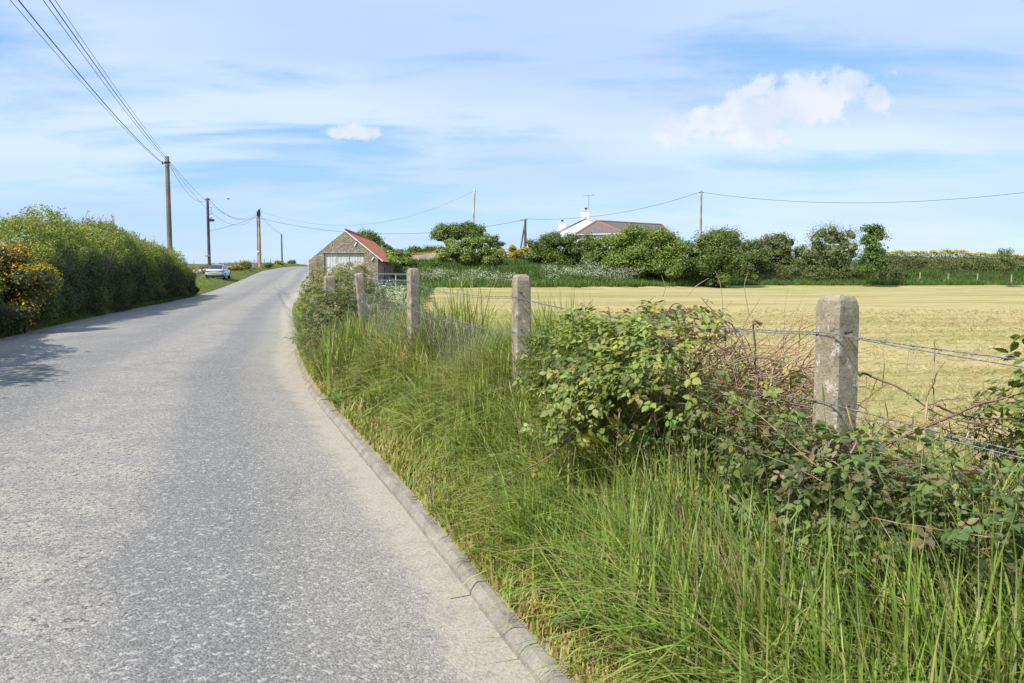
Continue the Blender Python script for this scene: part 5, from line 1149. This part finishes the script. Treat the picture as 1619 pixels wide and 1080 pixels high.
# ------------------------------------------------------------------ parked car
def car():
    p = at(346, 446, 84.5); y0 = 84.5; x0 = p[0]; gz = float(G(x0, y0)); root = empty('parked_car', (x0, y0, gz)); tag(root, 'silver saloon car with yellow rear plate parked on the grass beside the road', 'car')
    root.rotation_euler = (R_(2.0), 0, R_(9.5))
    st_ = [(-2.25, .70, .42, .74, .80), (-2.2, .83, .34, .92, .98), (-2.0, .90, .26, .98, 1.04), (-1.5, .92, .22, .96, 1.02), (-.6, .92, .22, .93, .98), (.4, .92, .22, .91, .96), (1.2, .91, .22, .86, .93), (1.8, .88, .24, .76, .84), (2.12, .78, .3, .64, .70), (2.25, .55, .4, .52, .58)]
    V = []
    for y, hw, zb, zs, zt in st_:
        for fx_, z in ((-.86, zb), (-1, zb+.16), (-1.0, (zb+zs)/2+.05), (-.96, zs), (-.84, zt-.01), (-.4, zt+.015), (0, zt+.02), (.4, zt+.015), (.84, zt-.01), (.96, zs), (1.0, (zb+zs)/2+.05), (1, zb+.16), (.86, zb)): V.append((fx_*hw, y, z))
    k = 13; n = len(st_); Fq = [[i*k+j, i*k+(j+1) % k, (i+1)*k+(j+1) % k, (i+1)*k+j] for i in range(n-1) for j in range(k)]+[list(range(k))[::-1], [(n-1)*k+j for j in range(k)]]
    g = Geo(); g.add(V, Fq)
    # greenhouse
    gs = [(-1.75, .70, 1.0, 1.02), (-1.25, .76, 1.0, 1.24), (-.75, .78, .98, 1.41), (-.1, .79, .96, 1.45), (.35, .78, .95, 1.40), (1.05, .74, .93, .96)]; V = []
    for y, hw, z0, z1 in gs:
        t_ = .80 if z1 > 1.1 else .95
        for fx_, z in ((-1.06, z0-.04), (-1.02, z0+.02), (-t_-.02, z1-.05), (-t_*.88, z1), (0, z1+.015), (t_*.88, z1), (t_+.02, z1-.05), (1.02, z0+.02), (1.06, z0-.04)): V.append((fx_*hw, y, z))
    k = 9; n = len(gs); g.add(V, [[i*k+j, i*k+j+1, (i+1)*k+j+1, (i+1)*k+j] for i in range(n-1) for j in range(k-1)])
    g.build('body', M['carpaint'], root, smooth=True)
    g = Geo(); g.add([(-.60, -1.74, 1.05), (.60, -1.74, 1.05), (.57, -.80, 1.40+.022), (-.57, -.80, 1.40+.022), (-.585, -1.25, 1.262), (.585, -1.25, 1.262)], [[0, 1, 5, 4], [4, 5, 2, 3]]); g.build('rear_window', M['glass'], root)
    g = Geo(); g.add([(-.6, 1.06, 1.0), (.6, 1.06, 1.0), (.55, .38, 1.425), (-.55, .38, 1.425)], [[0, 1, 2, 3]]); g.build('windscreen', M['glass'], root)
    for s_ in (-1, 1):
        for (ya, yb_, yc, yd, za, zb2) in ((-1.38, -.28, -.30, -.82, 1.02, 1.36), (-.2, .78, .32, -.2, 1.0, 1.37)):
            g = Geo(); g.add([(s_*.815, ya, za), (s_*.80, yb_, za-.01), (s_*.67, yc, zb2), (s_*.67, yd, zb2-.01)], [[0, 1, 2, 3]]); g.build('side_window', M['glass'], root)
        g = Geo(); g.box((s_*1.0, .72, 1.0), (.2, .1, .13)); g.build('wing_mirror', M['black'], root)
        g = Geo(); g.box((s_*.64, -2.215, .86), (.42, .1, .085)); g.box((s_*.86, -2.1, .87), (.10, .2, .085), s_*-.25); g.build('tail_light', M['redlens'], root)
        for yw in (-1.38, 1.38):
            g = Geo(); th = np.linspace(0, 2*np.pi, 21)[:-1]
            V = [(s_*xo, yw+math.cos(t_)*r_, .33+math.sin(t_)*r_) for xo, r_ in ((.70, .28), (.70, .33), (.93, .33), (.94, .24)) for t_ in th]; g.add(V, [[a*20+j, a*20+(j+1) % 20, (a+1)*20+(j+1) % 20, (a+1)*20+j] for a in range(3) for j in range(20)])
            wh = g.build('wheel', M['tyre'], root, smooth=True); g = Geo(); V = [(s_*.932, yw, .33)]+[(s_*(.945-.02*(j % 2)), yw+math.cos(t_)*.235, .33+math.sin(t_)*.235) for j, t_ in enumerate(th)]; g.add(V, [[0, j+1, (j+1) % 20+1] for j in range(20)]); g.build('rim', M['alloy'], wh)
    g = Geo(); g.box((0, -2.235, .865), (.9, .06, .03)); g.build('light_bar', M['redlens'], root)
    g = Geo(); g.box((0, -2.262, .74), (.52, .02, .115)); g.build('number_plate', M['plate'], root)
    g = Geo(); g.box((0, -2.20, .36), (1.5, .14, .17)); g.box((-.78, -2.13, .40), (.2, .2, .2)); g.box((.78, -2.13, .40), (.2, .2, .2)); g.build('rear_bumper', M['black'], root)
car()

# ------------------------------------------------------------------ left roadside: rubble wall, stakes, gorse
a, b_ = at(292, 427, 90), at(402, 420, 116); g = Geo(); n = 520; O = np.array([a[0], a[1], float(G(a[0], a[1]))])
for i in range(n):
    u = random.random(); p = a+(b_-a)*u; x, y = p[0]+random.gauss(0, .16), p[1]+random.gauss(0, .1); z = float(G(x, y))+random.uniform(.05, .62); r = random.uniform(.10, .24)
    g.box((x, y, z), (r*1.7, r*1.3, r*.9), random.uniform(0, 3), taper=random.uniform(.7, .95))
k = 30; V = []
for u in np.linspace(0, 1, k):
    p = a+(b_-a)*u; z = float(G(p[0], p[1]))
    for dy, dz in ((-.16, -.1), (-.12, .5), (.12, .5), (.16, -.1)): V.append((p[0]+dy, p[1]+dy*.3, z+dz))
g.add(V, np.array([[i*4+j, (i+1)*4+j, (i+1)*4+j+1, i*4+j+1] for i in range(k-1) for j in range(3)])); tag(g.build('rubble_wall', M['pinkstone'], origin=O), 'low crumbling pale pink stone wall behind the parked car', 'wall')
sf = empty('stake_fence', O+[0, 1, 0]); tag(sf, 'wooden stakes of a wire fence along the weedy bank behind the parked car', 'fence'); OO = np.array(sf.location); prev = None
for i, px in enumerate((302, 312, 322, 336, 349, 361, 372, 380, 389, 396, 403, 418, 428, 438)):
    d = 93+i*3.4; p = at(px, 420, d); x = p[0]; gz = float(G(x, d)); hh = random.uniform(1.0, 1.35); g = Geo(); g.box((x, d, gz+hh/2-.05), (.11, .11, hh), random.uniform(0, 1), taper=.85); g.build('stake', M['wood'], sf, origin=OO); q = np.array([x, d, gz+.95])
    if prev is not None: Geo().tube([prev, q], .006, 3).build('wire', M['galv'], sf, origin=OO)
    prev = q
lst = [(297, 95, 60, .9, OL, 1, 'straggly gorse at the hedge end above the pink wall'), (330, 97, 34, 1.15, DK, 0, 'dark scrubby bush at the foot of the grey bracket pole'), (352, 100, 30, .85, OL, 1, 'thin yellow gorse just above the car roof'), (374, 104, 26, 1.0, OL, 1, 'sparse gorse right of the parked car'), (388, 108, 26, 1.45, DK, 1, 'tallest round gorse with orange flowers left of the transformer pole'), (424, 124, 22, 1.0, DK, 0, 'small dark bush just right of the transformer pole'), (441, 140, 24, .85, OL, 1, 'low scrub halfway between the transformer pole and the distant pole'), (462, 155, 18, 1.1, DK, 0, 'last little dark shrubs on the skyline where the road bends')]
for px, d, w_, h, cols, fl, lab in lst:
    p = at(px, 420, d); bush('gorse_bush' if fl else 'scrub_bush', lab, 'gorse' if fl else 'bush', (p[0], d), w_*d/F, h, 1.8, 1700, .12, cols, lobes=16, trunk=.03, limbs=3, group='scrub along the left bank', flowers=(420, .13, [(.68, .42, .03), (.6, .45, .04)], .8) if fl else None, sprig=.15, lobe_r=(.3, .55), core=.5)
g = Geo(); n = 2400; y = 92+70*rng.random(n); x = Rt(y)-Wd(y)-(5.5+6*rng.random(n)); h = .55*rng.uniform(.5, 1.4, n); scatter(g, TUFT, np.stack([x, y, G(x, y)-.05], 1), yaw(rng.uniform(0, 6.28, n)), np.stack([h*.7, h*.7, h], 1), jit([(.30, .26, .12), (.22, .22, .08), (.36, .29, .17)], n)); tag(g.build('dry_grass', M['grass']), 'straw coloured tall grass on the bank behind the pink wall', 'grass', kind='stuff')

# ivy on the barn's right-hand roof edge and gable foot
g = Geo(); n = 4200; u = rng.random(n)**.6; yv = 60+4.5+11.5*u; xr_ = -9.75-.046*(yv-60); wdt_ = .2+1.5*u**2
x = xr_+.35-wdt_*rng.random(n)**1.2+.25*vnoise(yv*2, u*9); sl_ = (az_-ex)/(rx-ax_); z = O[2]*0+gz*0+float(G(-12.2, 60))+ex+(xr_+.0-x)*sl_+.12+.25*rng.random(n)
k = z < float(G(-12.2, 60))+az_+.5; putleaves(g, np.stack([x, yv, z], 1)[k], np.tile([[.4, -.2, .8]], (int(k.sum()), 1)), .17, jit(MD, int(k.sum()))); 
iv = g.build('ivy', M['leaf'], origin=(-9.7, 66, 2)); tag(iv, 'green ivy creeping over the lower back edge of the red barn roof', 'ivy')

# a bird
p = at(361, 315, 70); g = Geo(); g.tube(spline([(-.16, 0, 0), (-.05, 0, .01), (.08, 0, .01), (.17, 0, .03)], 8), np.array([.008, .03, .045, .05, .045, .035, .03, .01]), 6)
for s_ in (-1, 1): g.add([(.06, s_*.03, .02), (-.08, s_*.03, .02), (-.10, s_*.25, .12), (-.02, s_*.42, .07), (.04, s_*.24, .14), (.06, s_*.03, .03), (-.08, s_*.03, .03), (-.10, s_*.25, .127), (.04, s_*.24, .147)], [[0, 1, 2, 4], [4, 2, 3], [5, 8, 7, 6], [7, 8, 3]])
g.add([(-.15, -.02, 0), (-.15, .02, 0), (-.25, .05, .0), (-.25, -.05, 0)], [[0, 1, 2, 3]]); o = g.build('bird', M['black'], origin=(0, 0, 0)); o.location = tuple(p); o.scale = (.6, .6, .6); tag(o, 'small dark bird flying in the sky above the grey bracket pole', 'bird')
